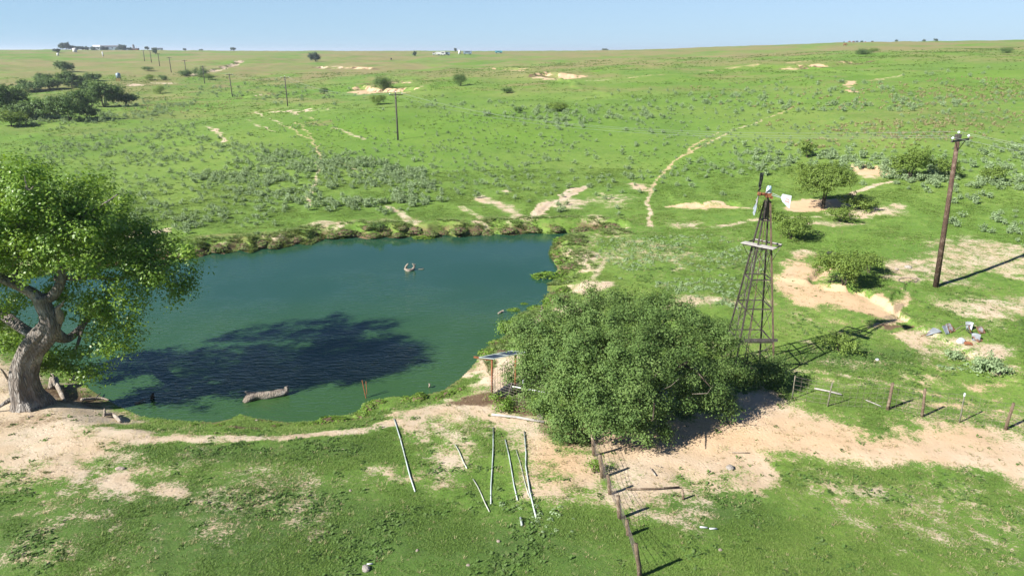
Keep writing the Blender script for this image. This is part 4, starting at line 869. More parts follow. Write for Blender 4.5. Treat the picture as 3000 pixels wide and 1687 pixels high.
# ------------------------------------------------------------------ the round leafy tree in the middle
EB = gp(1842, 1222); root = empty('leafy_tree', EB, 'big round dark green leafy tree between the pond and the windmill', 'tree')
g = np.random.default_rng(81)
def ept(px, py, dy=0.0): return Y3(px, py, EB.y + dy) - EB
mb = MB()
for k in range(5):
    a = k * 1.3 + .3; q = smooth_path([(0.25 * math.cos(a), .25 * math.sin(a), -.1), (.5 * math.cos(a), .5 * math.sin(a), 1.0), (1.4 * math.cos(a), 1.4 * math.sin(a), 2.4), (2.6 * math.cos(a + .2), 2.6 * math.sin(a + .2), 3.6)], 4)
    MB().tube(q, np.linspace(.2, .06, len(q)), 9).build('trunk' if k == 0 else 'limb', M_BARK2, root, True)
for k in range(14):
    a = g.uniform(0, 6.28); r0, r1 = g.uniform(.8, 2), g.uniform(3.0, 4.6); z0, z1 = g.uniform(1.4, 3), g.uniform(1.6, 4.6)
    q = smooth_path([(r0 * math.cos(a), r0 * math.sin(a), z0), ((r0 + r1) / 2 * math.cos(a + .15), (r0 + r1) / 2 * math.sin(a + .15), (z0 + z1) / 2 + .3), (r1 * math.cos(a), r1 * math.sin(a), z1)], 4)
    MB().tube(q, np.linspace(.07, .02, len(q)), 6).build('branch', M_BARK2, root, True)
for k in range(12):
    a = g.uniform(0, 6.28); e_ = g.uniform(.1, 1.1); r_ = 4.6; n_ = Vector((math.cos(a) * math.cos(e_), math.sin(a) * math.cos(e_), math.sin(e_) * .75)); p_ = Vector((n_.x * r_, n_.y * r_ * .85, 1.6 + n_.z * r_ * .9))
    q = [p_ * .8 + Vector((0, 0, .3)), p_ + Vector((g.normal() * .1, g.normal() * .1, .1)), p_ * 1.09 + Vector((g.normal() * .2, g.normal() * .2, .25))]; MB().tube(q, [.014, .009, .004], 5).build('dead_twig', M_DRIFT, root, True)
blobs = []
def eb(cx, cy, r, dy=0.0, sq=.9):
    p = ept(1300 + cx * .414, 800 + cy * .414, dy); m = r * .414 / FPX * 33.5; blobs.append((p.x, p.y, p.z, m, m, m * sq))
for a in [(1070, 130, 75, 1.6), (1040, 190, 70, 1.4), (900, 270, 110, 1.2), (1060, 270, 120, 1.6), (1230, 260, 110, 1.9), (1380, 260, 130, 1.8), (1560, 280, 120, 1.6), (1720, 290, 95, 1.4), (740, 350, 100, .8), (620, 400, 95, .6), (540, 400, 70, .6), (560, 480, 90, .3), (800, 430, 140, 0), (980, 400, 140, .3), (1160, 400, 150, .2), (1340, 400, 150, .4), (1520, 400, 150, .4), (1700, 400, 140, .6), (1850, 380, 110, 1.0), (1930, 440, 95, .9), (2020, 500, 80, .8), (1880, 500, 120, .4),
          (620, 560, 120, -.2), (560, 640, 80, -.2), (760, 560, 150, -.7), (940, 560, 160, -1.0), (1120, 560, 160, -1.2), (1300, 560, 160, -1.1), (1480, 560, 160, -1.0), (1660, 560, 150, -.5), (1800, 620, 130, 0), (1950, 640, 110, .4), (2060, 680, 70, .5), (640, 700, 110, -.5), (780, 700, 140, -1.2), (940, 720, 150, -1.8), (1100, 720, 150, -2.1), (1260, 720, 160, -2.1), (1420, 720, 150, -1.9), (1560, 720, 120, -1.3), (1740, 740, 120, -.6), (1880, 780, 110, -.2), (1990, 760, 80, .2),
          (760, 830, 110, -1.4), (860, 880, 120, -1.9), (1020, 880, 130, -2.5), (1180, 880, 140, -2.7), (1330, 860, 140, -2.6), (1480, 860, 110, -2.2), (1700, 880, 95, -1.2), (1830, 930, 95, -.9), (1960, 960, 70, -.7), (2010, 990, 40, -.7), (800, 980, 85, -2.0), (860, 1080, 85, -2.3), (800, 1140, 60, -2.3), (920, 1170, 60, -2.6), (1100, 1010, 110, -3.1), (1260, 1020, 120, -3.2), (1420, 1020, 120, -3.1), (1550, 990, 85, -2.6), (1160, 1110, 75, -3.4), (1320, 1130, 85, -3.4), (1450, 1140, 70, -3.2), (1560, 1100, 55, -2.9), (1060, 1080, 60, -3.0), (600, 830, 45, -.6), (660, 920, 60, -1.2)]: eb(*a)
link('crown', crown_mesh('leafy_tree_crown', blobs, M_ELM, .088, 1.05, 270, .42, 91, .05, maxn=250000, shell=(.66, 1.2)), root)

# ------------------------------------------------------------------ small trees and bushes
def small_tree(name, px, py, W, H, mat, leaf, label, cat, group=None, seed=1, n=7, trunk_h=.35, dens=9.0, at=None, lean=0.0, sub=.3, depth=None, per_sub=18, bark=None):
    p = at or gp(px, py); g = np.random.default_rng(seed); root = empty(name, p, label, cat, group); bl = []
    dp = depth or W
    for k in range(n):
        a = 2 * math.pi * k / n + g.uniform(-.4, .4); r = .30 * g.uniform(.55, 1.25) if k else .08
        zz = trunk_h * H + (H * (1 - trunk_h)) * g.uniform(.25, .62) if k else H * (.45 + .5 * trunk_h)
        m = g.uniform(.13, .27); bl.append((W * r * math.cos(a) + lean * zz, dp * r * math.sin(a), zz, W * m, dp * m, (H * (1 - trunk_h)) * g.uniform(.20, .40)))
    ex = max(abs(b_[0] - lean * b_[2]) + b_[3] * 1.15 for b_ in bl); ey = max(abs(b_[1]) + b_[4] * 1.15 for b_ in bl); ez = max(b_[2] + b_[5] * 1.15 for b_ in bl); fx, fy, fz = W * .5 / ex, dp * .5 / ey, H / ez
    bl = [((b_[0] - lean * b_[2]) * fx + lean * b_[2] * fz, b_[1] * fy, b_[2] * fz, b_[3] * fx, b_[4] * fy, b_[5] * fz) for b_ in bl]
    link('crown' if trunk_h > .15 else 'foliage', crown_mesh(name + '_crown', bl, mat, leaf, dens * .42, per_sub * 1.7, sub * .85, seed, .2, shell=(.6, 1.3)), root)
    for k in range(3 if trunk_h > .15 else 4):
        a = k * 2.2 + seed; e = bl[k % len(bl)]; e = (e[0], e[1], e[2])
        q = smooth_path([(.05 * W * math.cos(a) * .3, .05 * W * math.sin(a) * .3, -.1), (e[0] * .3 + .03 * W * math.cos(a), e[1] * .3 + .03 * W * math.sin(a), e[2] * .5), e], 4)
        MB().tube(q, np.linspace(max(.018, .022 * H), .012 * H * .5, len(q)), 6).build('trunk' if k == 0 else 'limb', bark or M_BARK2, root, True)
    return root
small_tree('mesquite_tree', 2410, 612, 6.6, 4.5, M_MESQ, .14, 'feathery mesquite tree with bare trunk on a sandy patch behind the windmill', 'tree', None, 101, 12, .40, 15, lean=-.06)
small_tree('mesquite_bush', 2318, 700, 4.2, 2.3, M_MESQ, .13, 'bright green mesquite bush right beside the windmill platform', 'bush', None, 102, 8, .1, 9)
small_tree('mesquite_bush', 2240, 640, 2.6, 1.9, M_MESQ, .13, 'dim mesquite bush half hidden behind the windmill head', 'bush', None, 103, 6, .1, 9)
small_tree('mesquite_tree', 2470, 838, 4.6, 2.4, M_MESQ, .13, 'low spreading mesquite leaning over the eroded orange sand bank', 'tree', None, 104, 9, .25, 9, lean=-.12)
small_tree('mesquite_bush', 2545, 800, 2.2, 1.8, M_MESQ, .12, 'smaller mesquite bush at the top of the eroded sand bank', 'bush', None, 105, 6, .2, 9)
small_tree('mesquite_tree', 2662, 525, 5.0, 3.9, M_MESQ, .17, 'round yellow-green mesquite beside the red cut bank', 'tree', None, 106, 9, .15, 7)
small_tree('mesquite_bush', 2775, 518, 4.0, 2.2, M_MESQ, .17, 'loose mesquite bush right behind the near utility pole', 'bush', None, 107, 7, .1, 6)
small_tree('mesquite_bush', 2905, 533, 3.0, 1.8, M_MESQ, .16, 'compact dark green bush alone at the right edge', 'bush', None, 108, 7, .1, 8)
small_tree('mesquite_bush', 2520, 615, 4.0, 1.6, M_MESQ, .14, 'low wide bush to the right of the bare trunked mesquite', 'bush', None, 109, 7, .05, 8)
small_tree('mesquite_bush', 2462, 650, 3.2, 1.5, M_MESQ, .13, 'small bush casting a dark shadow on the grass above the sand bank', 'bush', None, 110, 7, .08, 8)
small_tree('mesquite_bush', 2365, 462, 2.6, 2.3, M_MESQ, .18, 'thin dark bush on the green slope above the bare trunked mesquite', 'bush', None, 111, 6, .12, 6)
small_tree('leafy_bush', 2245, 1128, 3.1, 1.7, M_ELM, .10, 'dark leafy bush growing inside the windmill legs', 'bush', None, 112, 8, .05, 11)
small_tree('leafy_bush', 2455, 1030, 2.6, 1.1, M_MESQ, .11, 'yellow-green bush in the lush grass right of the windmill', 'bush', None, 113, 7, .05, 9)
small_tree('leafy_bush', 1500, 1130, 1.7, 1.2, M_ELM, .09, 'green bush growing behind the solar panel posts', 'bush', None, 114, 6, .05, 11)
small_tree('leafy_bush', 1480, 1192, 1.6, .7, M_LUSHBLADE, .10, 'bright green weeds in front of the black plastic sheet', 'bush', None, 115, 6, .03, 12)
small_tree('leafy_bush', 1585, 1205, 1.6, .7, M_LUSHBLADE, .10, 'tall bright grass clump by the white topped post', 'bush', None, 116, 6, .03, 12)
small_tree('leafy_bush', 1742, 1385, .7, .7, M_LUSHBLADE, .08, 'vivid yellow-green bush against the wooden fence posts', 'bush', None, 117, 5, .05, 14)
small_tree('leafy_bush', 1490, 985, 1.6, 1.2, M_LUSHBLADE, .11, 'bright willow bush on the pond bank left of the round tree', 'bush', None, 118, 6, .05, 11)
small_tree('leafy_bush', 1535, 962, 1.5, 1.1, M_ELM, .10, 'small green bush touching the left side of the round tree', 'bush', None, 119, 6, .05, 11)
small_tree('sagebrush_bush', 2900, 1090, 1.9, 1.0, M_SAGE, .12, 'large pale sagebrush by the right end of the wire fence', 'bush', None, 120, 7, .05, 10)
small_tree('sagebrush_bush', 2795, 1050, 1.0, .55, M_SAGE, .11, 'grey-green sagebrush on the sand below the scrap metal', 'bush', None, 121, 6, .05, 10)
small_tree('leafy_bush', 1107, 676, 1.6, .9, M_DARKLEAF, .11, 'round green bush among the hummocks of the far bank', 'bush', None, 122, 6, .05, 10)
# creek trees at the far left
CREEK = [(18, 345, 15, 9.0, 'tall dark creek tree cut by the left edge'), (60, 352, 8, 4.5, 'lower dark tree overlapping the leftmost creek tree'), (120, 348, 10, 4.5, 'dark spreading tree in the shade right of the leftmost creek tree'), (32, 372, 8, 4.0, 'bright green bush in front of the leftmost creek tree'),
         (205, 352, 14, 7.2, 'broad feathery green tree, middle of the creek row'), (255, 345, 7, 4, 'small green tree leaning on the broad feathery creek tree'), (305, 314, 11, 8.0, 'darkest rounded tree standing highest in the creek row'), (270, 312, 7, 6, 'paler tree on the left flank of the rounded dark creek tree'), (368, 310, 10, 4.8, 'low dark tree at the right end of the creek row'),
         (210, 256, 14, 6.5, 'bushy dark tree standing alone behind the creek row'), (145, 262, 10, 5, 'thin dark tree left of the bushy tree behind the creek'), (105, 268, 13, 4.5, 'wide thicket behind the leftmost creek trees'), (275, 238, 8, 3.6, 'small round bush beyond the creek thicket'), (130, 240, 9, 3.5, 'faint low thicket far behind the creek on the left'), (192, 212, 11, 6.0, 'lone shrubby tree on the tan flat beyond the creek'), (240, 258, 7, 3, 'low bush right of the bushy tree behind the creek')]
for k, (px, py, W, H, lab) in enumerate(CREEK):
    small_tree('creek_tree', px, py, W, H, M_DARKLEAF if k != 3 else M_MESQ, .38, lab, 'tree', 'trees along the creek', 130 + k, 8, .14, 1.9, sub=.75, per_sub=22)
for k, (px, py, W, H, lab) in enumerate([(470, 275, 6, 3, 'small dark shrub right of the creek trees'), (434, 208, 6, 2.5, 'low bush beside the yellow bare strip'), (480, 236, 5, 2.6, 'bush at the right end of the yellow bare strip'), (440, 236, 5, 3, 'round bush on the yellow bare strip'), (545, 224, 9, 3, 'dark bushes at the foot of the eroded orange bank'), (590, 226, 9, 5, 'dark bush in front of the eroded orange bank'), (610, 234, 6, 3, 'green bush below the third far utility pole'),
     (1122, 268, 8, 5.5, 'bright green bush standing on the eroded gully bank'), (1350, 252, 6, 4, 'green bush on the tan slope right of the gully'), (1632, 326, 4.6, 1.9, 'dark round bush alone on the open green slope'), (1488, 273, 4.5, 1.5, 'dark low bush near the crest of the green slope'), (1520, 332, 2.4, 1.2, 'small bush left of the dark round bush on the slope'), (1108, 306, 5, 2.6, 'thin bush left of the second utility pole top'), (950, 276, 4, 2.6, 'small green bush below the pale gully scrape'),
     (2528, 160, 7, 2.2, 'dark green thicket near the skyline on the right'), (2560, 154, 6, 2, 'second dark thicket near the skyline on the right'), (2950, 156, 6, 2, 'small dark thicket near the skyline at the right edge'), (2150, 135, 5, 1.5, 'tiny bush below the right skyline')]):
    small_tree('pasture_bush', px, py, W, H, M_DARKLEAF if k % 3 else M_MESQ, .17 * max(1, W / 6), lab, 'bush', 'bushes dotted over the pasture', 170 + k, 7, .06, 5.5 / max(1, W / 5) ** 1.3, sub=.12 * W)
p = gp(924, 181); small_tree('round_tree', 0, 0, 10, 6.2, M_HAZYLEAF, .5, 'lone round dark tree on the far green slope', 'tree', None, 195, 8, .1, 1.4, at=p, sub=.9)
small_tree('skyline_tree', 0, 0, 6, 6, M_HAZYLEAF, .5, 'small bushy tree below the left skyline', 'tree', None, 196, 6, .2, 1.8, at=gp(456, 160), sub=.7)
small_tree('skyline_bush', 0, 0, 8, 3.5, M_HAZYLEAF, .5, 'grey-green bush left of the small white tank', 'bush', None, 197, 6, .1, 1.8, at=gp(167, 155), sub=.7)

# ------------------------------------------------------------------ windmill
WB = Vector((12.9, 34.0, 0)); WB.z = gz(12.9, 34.0)
root = empty('windmill', WB, 'old steel farm windmill on a lattice tower with a broken wheel', 'windmill')
HT = 9.35; hb = [Vector((-1.10, 1.10)), Vector((1.10, -1.10)), Vector((-1.08, -1.08)), Vector((1.08, 1.08))]      # left, right, front, back
top_r = .10
def legp(i, h): f = h / HT; v = hb[i] * (1 - f) + Vector((hb[i].x, hb[i].y)) * (top_r / 1.1) * f; return Vector((v.x, v.y, h))
for i in range(4):
    z0 = gz(WB.x + hb[i].x, WB.y + hb[i].y) - WB.z - .1; a, b = legp(i, z0), legp(i, HT)
    MB().bar(a, b, .075, .075).build('leg', M_RUSTLEG if i == 1 else M_STEEL, root)
def ring(h, w=.06, kind='girt'):
    for a, b in ((0, 2), (2, 1), (1, 3), (3, 0)):
        MB().bar(legp(a, h), legp(b, h), w, w).build(kind, M_STEEL, root)
for h in (1.95, 3.75, 5.3, 6.9, 8.35): ring(h, .05)
mb = MB()
hs = [0.1, 1.95, 3.75, 5.3, 6.9]
for a, b in ((0, 2), (2, 1), (1, 3), (3, 0)):
    mb = MB()
    for h0, h1 in zip(hs[:-1], hs[1:]): mb.tube([legp(a, h0), legp(b, h1)], .014, 5).tube([legp(b, h0), legp(a, h1)], .014, 5)
    mb.build('brace_rods', M_STEEL, root)
# thick board on the lower right girt
MB().bar(legp(2, 2.02) + Vector((0, 0, .06)), legp(1, 2.02) + (legp(1, 2.02) - legp(2, 2.02)) * .12 + Vector((0, 0, .06)), .10, .14).build('cross_board', M_POLEGREY, root)
# ladder up the left face
u = Vector((-.707, .707)); 
for s in (0.30,):
    rail = [legp(0, .6).lerp(legp(2, .6), .55), legp(0, 7.0).lerp(legp(2, 7.0), .62)]
    MB().bar(rail[0], rail[1], .04).build('ladder_rail', M_STEEL, root)
for k in range(17):
    h = .8 + k * .37; f = (h - .6) / 6.4; q = rail[0].lerp(rail[1], f); MB().tube([legp(0, q.z), q], .013, 5).build('rung', M_STEEL, root)
# platform frame and its grey planks
ph_ = 7.05; c0 = legp(0, ph_); 
P4 = [Vector((-.95, .15, ph_)), Vector((.10, -.95, ph_)), Vector((.95, -.15, ph_)), Vector((-.10, .95, ph_))]
for a, b in ((0, 1), (1, 2), (2, 3), (3, 0)): MB().bar(P4[a], P4[b], .05, .06).build('platform_beam', M_STEEL, root)
for k in range(3):
    o = Vector((.115, .11, 0)) * (k - .2); MB().bar(P4[0] + o + Vector((-.05, .05, .055)), P4[1] + o + Vector((.12, -.12, .055)), .145, .03).build('plank', M_BOARD, root)
MB().bar(P4[2] + Vector((0, 0, .05)), P4[3] + Vector((0, 0, .05)), .10, .03).build('plank', M_BOARD, root)
for a, l in ((P4[0], 0), (P4[2], 1), (P4[1], 2)): MB().tube([a, legp(l, 6.25)], .014, 5).build('platform_strut', M_STEEL, root)
# pump rod and pipe inside the tower
mb = MB(); mb.tube([Vector((-.05, 0, -.3)), Vector((0, 0, HT))], .022, 6).build('pump_rod', M_RUSTLEG, root)
MB().tube([Vector((-.3, -.3, .0)), Vector((-.15, -.18, 3.0)), Vector((-.05, -.05, 4.2))], .03, 6).build('well_pipe', M_STEEL, root)
MB().tube([Vector((0, 0, HT - .9)), Vector((0, 0, HT + .18))], .06, 8).build('mast_pipe', M_STEEL, root)
# head
HZ = HT + .18
mb = MB(); mb.box((0, 0, HZ + .10), (.28, .22, .22)); mb.tube([Vector((-.17, 0, HZ + .14)), Vector((-.48, -.03, HZ + .16))], .075, 10); mb.box((.16, -.05, HZ - .02), (.12, .1, .12)); mb.build('gear_case', M_RUST, root)
hm = MB().tube([Vector((0, 0, HZ + .22)), Vector((0, 0, HZ + .32)), Vector((0, 0, HZ + .50)), Vector((0, 0, HZ + .56)), Vector((0, 0, HZ + .58))], [.13, .13, .12, .09, .04], 14, mi=0).build('helmet', M_TBLUE, root, True)
MB().tube([Vector((0, 0, HZ + .215)), Vector((0, 0, HZ + .36))], [.138, .136], 14).build('helmet_skirt', M_WHITESHEET, hm)
HUBC = Vector((-.50, -.03, HZ + .16)); ax = Vector((-.94, .33, .04)).normalized(); e1 = Vector((.33, .94, 0)).normalized(); e2 = ax.cross(e1) * (-1 if ax.cross(e1).z < 0 else 1); e2.normalize()
wh = MB().tube([HUBC + ax * .06, HUBC - ax * .10], .10, 12).build('wheel_hub', M_RUST, root)
RW = 1.06
def wp(a, r, o=0.0): return HUBC + (e1 * math.cos(a) + e2 * math.sin(a)) * r + ax * o
mb = MB()
for k in range(6):
    a = R(k * 60 + 30); mb.tube([wp(a, .08), wp(a, RW * .92)], .012, 4)
mb.build('wheel_spokes', M_STEEL, root)
for rr_, nm in ((.52, 'wheel_rim'), (.90, 'wheel_rim')):
    aa_ = np.linspace(R(40), R(140), 14) if rr_ > .6 else np.linspace(0, 2 * math.pi, 37)
    MB().tube([wp(a, rr_ * RW) for a in aa_], .012, 4, cap=False).build(nm, M_STEEL, root)
    if rr_ > .6: MB().tube([wp(a, rr_ * RW) for a in np.linspace(R(232), R(308), 12)], .012, 4, cap=False).build(nm, M_STEEL, root)
def blade(a, mat, r0=.42, r1=1.0, w=.23, pitch=.80, bend=0.0):
    mb = MB(); n = 5; V = []
    for i in range(n):
        f = i / (n - 1); r = (r0 + (r1 - r0) * f) * RW; ww = w * (.62 + .45 * f) / 2
        tg = (e1 * -math.sin(a) + e2 * math.cos(a)); d = (tg * math.cos(pitch) + ax * math.sin(pitch)); c = wp(a, r, bend * f * f); bow = (ax * math.cos(pitch) - tg * math.sin(pitch)) * .02
        V += [c - d * ww, c + bow, c + d * ww]
    F_ = [(3 * i + j, 3 * i + j + 1, 3 * i + j + 4, 3 * i + j + 3) for i in range(n - 1) for j in (0, 1)]
    mb.add(V, F_); b = mb.build('wheel_blade', mat, root); md = b.modifiers.new('thick', 'SOLIDIFY'); md.thickness = .004
for d_ in (52, 70, 88, 106, 124): blade(R(d_), M_SHADEVANE)
for d_ in (150, 30): blade(R(d_), M_SHADEVANE, .45, .75)
for i, d_ in enumerate((236, 252, 268, 284, 300)): blade(R(d_), M_BLADEMET, .12 + .04 * (i % 3), .98 + .05 * (i % 2), .13, .35, .05 + .02 * i)
for d_ in (222, 316): blade(R(d_), M_GALVRUST, .2, .6, .12, .35, .06)
# folded tail and its vane with the faded red lettering
td = Vector((.47, -.88, -.06)).normalized(); T0 = Vector((.12, -.08, HZ + .12))
MB().tube([T0, T0 + td * 1.05], .016, 6).build('tail_bone', M_GALV, root); MB().tube([T0 + Vector((0, 0, .1)), T0 + td * .95 + Vector((0, 0, .02))], .011, 6).build('tail_bone', M_GALV, root)
tn = td.cross(Vector((0, 0, 1))).normalized()
def tv(u_, v_): return T0 + td * u_ + Vector((0, 0, v_))
out_ = [(.62, -.02), (.64, .16), (.70, .22), (1.24, .25), (1.22, -.36), (1.14, -.38), (.72, -.16)]
mb = MB(); n = len(out_); mb.add([tv(*q) + tn * .003 for q in out_] + [tv(*q) - tn * .003 for q in out_], [tuple(range(n)), tuple(range(2 * n - 1, n - 1, -1))] + [(i, (i + 1) % n, n + (i + 1) % n, n + i) for i in range(n)])
vane = mb.build('tail_vane', M_VANE, root)
MB().bar(tv(.66, .08) - tn * .02, tv(1.22, .14) - tn * .02, .02, .02).build('vane_stiffener', M_STEEL, vane)
mb = MB()
for s_ in (-1, 1):                                   # worn strokes of the red sign painting
    for row, (u0, v0, n_, h_) in enumerate([(.80, -.02, 5, .08), (.88, -.13, 4, .07)]):
        for k in range(n_):
            u1 = u0 + k * .07; q = [tv(u1, v0), tv(u1 + .042, v0 - .006), tv(u1 + .048, v0 + h_), tv(u1 + .010, v0 + h_ + .005)]
            mb.add([p_ + tn * .0055 * s_ for p_ in q], [(0, 1, 2, 3)])
mb.build('red_lettering', M_REDPAINT, vane)

# ------------------------------------------------------------------ utility poles and lines
POLES = [(2742, 840, 2808, 395), (1166, 411, 1158, 272), (843, 312, 834, 225), (681, 284, 668, 217), (600, 246, 595, 194), (547, 224, 542, 193), (502, 213, 497, 181), (468, 195, 465, 166), (444, 184, 442, 157), (424, 180, 423, 164)]
ORD = ['nearest utility pole, brown and leaning right, with a three insulator crossarm', 'grey utility pole on the slope behind the pond, second from the camera', 'third utility pole of the line, beside the brown gully', 'fourth utility pole of the line, left of the gully', 'fifth utility pole of the line, right of the orange bank foot', 'sixth utility pole of the line, by the dark bushes', 'seventh utility pole of the line, tiny on the tan flat', 'eighth utility pole of the line, tiny beyond the tan flat', 'ninth utility pole of the line, by the pale scrape', 'tenth utility pole of the line, smallest and farthest']
heads = []
bases = [gp(a, b) for a, b, _, _ in POLES]
for i, (bx, by, tx, ty) in enumerate(POLES):
    b = bases[i]; top = Y3(tx, ty, b.y); h = (top - b).length; h = h if i < 2 else max(h, 8.2); lean = top - b
    if i > 0: lean = Vector((lean.x * .3, 0, h))
    root = empty('utility_pole', b, ORD[i], 'utility pole', 'utility poles running away to the left')
    r0, r1 = (.19, .13) if i == 0 else (.15 + .012 * i, .11 + .012 * i)
    MB().tube([Vector((0, 0, -.3)), lean * .5, lean], [r0, (r0 + r1) / 2, r1], 12 if i < 3 else 7).build('pole', M_POLE if i == 0 else M_POLEGREY, root, True)
    nb = bases[i + 1] if i < 9 else bases[i] + (bases[i] - bases[i - 1]); pb = bases[i - 1] if i else bases[0] - (bases[1] - bases[0])
    dirn = Vector(((nb - pb).x, (nb - pb).y, 0)).normalized(); cr = Vector((-dirn.y, dirn.x, 0))
    if cr.x < 0: cr = -cr
    aw = 1.22; top0 = lean + Vector((0, 0, -.35)) - dirn * (r1 + .05)
    MB().bar(top0 - cr * aw, top0 + cr * aw, .10 if i < 3 else .16, .12 if i < 3 else .16).build('crossarm', M_POLEGREY, root)
    ins = [top0 - cr * (aw - .1), top0 + cr * (aw - .1), lean + Vector((0, 0, .0))]
    if i < 4:
        for s in (-1, 1): MB().bar(top0 + cr * s * .72 - dirn * .04, lean + Vector((0, 0, -1.05)) - dirn * (r1 + .02), .04, .03).build('crossarm_brace', M_STEEL, root)
        for k, q in enumerate(ins):
            z0 = .06 if k < 2 else 0
            MB().tube([q + Vector((0, 0, z0)), q + Vector((0, 0, z0 + .10)), q + Vector((0, 0, z0 + .12)), q + Vector((0, 0, z0 + .17)), q + Vector((0, 0, z0 + .19)), q + Vector((0, 0, z0 + .24))], [.025, .025, .085, .085, .05, .04], 10).build('insulator', M_GLASSINS, root, True)
        if i == 0: MB().box(lean + Vector((0, 0, -.12)), (.30, .28, .30)).build('pole_top_cap', M_POLEGREY, root)
    heads.append([b + q + Vector((0, 0, .26 if k < 2 else .2)) for k, q in enumerate(ins)])
nx = bases[0] + (bases[0] - bases[1]) * .62; hp = [h_ + (bases[0] - bases[1]) * .62 + Vector((0, 0, -1.5)) for h_ in heads[0]]
WN = ['left', 'right', 'centre']
def wire(a, b, sag, r, label):
    pts_ = [a.lerp(b, t) - Vector((0, 0, sag * 4 * t * (1 - t))) for t in np.linspace(0, 1, 15)]
    tag(MB().tube(pts_, r, 4, cap=False).build('power_line', M_LINE), label, 'power line', 'power lines along the utility poles')
for k in range(3):
    wire(hp[k], heads[0][k], 1.1, .009, f'thin pale wire from the nearest pole out past the right edge, {WN[k]} insulator')
    wire(heads[0][k], heads[1][k], 2.2, .010, f'thin pale wire between the two nearest poles, {WN[k]} insulator')
    wire(heads[1][k], heads[2][k], 2.0, .013, f'faint wire between the second and third poles, {WN[k]} insulator')
for i, w_ in zip(range(2, 6), ('third and fourth', 'fourth and fifth', 'fifth and sixth', 'sixth and seventh')):
    wire(heads[i][2], heads[i + 1][2], 1.5, .015, f'faint far wire between the {w_} poles')

# ------------------------------------------------------------------ fences
def post(par, bpx, tpx, r, mat, name='post', z=None, sides=9, rough=.12):
    b = gp(*bpx); t = Y3(tpx[0], tpx[1], b.y); g = random.uniform(0, 6); d = t - b
    q = [b - Vector((0, 0, .15)), b + d * .35 + Vector((random.uniform(-.02, .02), 0, 0)), b + d * .7 + Vector((random.uniform(-.02, .02), 0, 0)), t]
    MB().tube(q, [r * 1.1, r, r * .95, r * .85], sides, disp=lambda t_, a: 1 + rough * math.sin(3 * a + g + 2 * t_)).build(name, mat, par, True); return b, t
root = empty('wooden_fence', (0, 0, 0), 'old wooden post and wire fence running down to the bottom from the round tree', 'fence')
ps = []
for k, (b, t, r) in enumerate([((1742, 1334), (1735, 1272), .085), ((1766, 1398), (1758, 1333), .10), ((1789, 1447), (1781, 1392), .085), ((1818, 1518), (1811, 1452), .095), ((1841, 1568), (1837, 1522), .085), ((1876, 1690), (1862, 1592), .09), ((1730, 1290), (1728, 1236), .08)]): ps.append(post(root, b, t, r * .85, M_POSTWOOD))
order = [6, 0, 1, 2, 3, 4, 5]; ps = [ps[i] for i in order]
mb = MB()
for (a0, a1), (b0, b1) in zip(ps[:-1], ps[1:]):
    for f in (.12, .3, .48, .66, .84, .97): mb.tube([a0.lerp(a1, f), a0.lerp(a1, f).lerp(b0.lerp(b1, f), .5) - Vector((0, 0, .03)), b0.lerp(b1, f)], .006, 4, cap=False)
    L = (b0 - a0).length
    for k in range(1, int(L / .3) + 1):
        f = k * .3 / L
        if f < 1: mb.tube([a0.lerp(b0, f) + Vector((0, 0, .02)), a0.lerp(a1, .97).lerp(b0.lerp(b1, .97), f)], .005, 4, cap=False)
mb.build('wire_netting', M_WIRE, root)
root = empty('wire_fence', (0, 0, 0), 'netting fence with weathered and steel posts crossing the right side', 'fence')
ps = [post(root, (2320, 1168), (2330, 1100), .03, M_TPOST, 'steel_post', sides=5, rough=0), post(root, (2424, 1190), (2439, 1119), .032, M_TPOST, 'steel_post', sides=5, rough=0), post(root, (2600, 1199), (2616, 1121), .075, M_POSTWOOD), post(root, (2701, 1220), (2711, 1138), .065, M_POSTWOOD), post(root, (2810, 1237), (2827, 1152), .034, M_TPOST, 'steel_post', sides=5, rough=0), post(root, (2945, 1258), (2970, 1180), .07, M_POSTWOOD), post(root, (3060, 1285), (3090, 1205), .09, M_POSTWOOD)]
t = ps[4][1]; MB().tube([t - Vector((0, 0, .14)), t + Vector((0, 0, .01))], .045, 6).build('white_post_tip', M_WHITESHEET, root)
mb = MB()
for i_, ((a0, a1), (b0, b1)) in enumerate(zip(ps[:-1], ps[1:])):
    for f in (.1, .27, .44, .62, .8, .95): mb.tube([a0.lerp(a1, f), a0.lerp(a1, f).lerp(b0.lerp(b1, f), .5) - Vector((0, 0, .05)), b0.lerp(b1, f)], .006, 4, cap=False)
    L = (b0 - a0).length
    for k in range(1, int(L / .32) + 1):
        f = k * .32 / L
        if f < 1: mb.tube([a0.lerp(b0, f) + Vector((0, 0, .02)), a0.lerp(a1, .95).lerp(b0.lerp(b1, .95), f)], .0055, 4, cap=False)
mb.build('wire_netting', M_WIRE, root)
def rod(name, pxs, r, mat, label, cat, group=None, lift=.03, sides=8, taper=1.0, wob=0.0):
    q = [gp(*p) + Vector((0, 0, lift + r)) for p in pxs]
    if wob: q = [V3(v) for v in smooth_path([list(v) for v in q], 4)]
    c = q[len(q) // 2].copy(); c.z -= r
    mb = MB().tube([v - c for v in q], list(np.linspace(r, r * taper, len(q))), sides, disp=(lambda t, a: 1 + wob * math.sin(3 * a + 7 * t) + wob * .6 * math.sin(5 * a - 13 * t)) if wob else None)
    return tag(mb.build(name, mat, None, True, c), label, cat, group)
rod('fallen_pole', [(1835, 1437), (1915, 1436), (1990, 1431)], .035, M_POSTWOOD, 'thin weathered rail lying on the sand between the fence and a short stake', 'pole', None, .05)
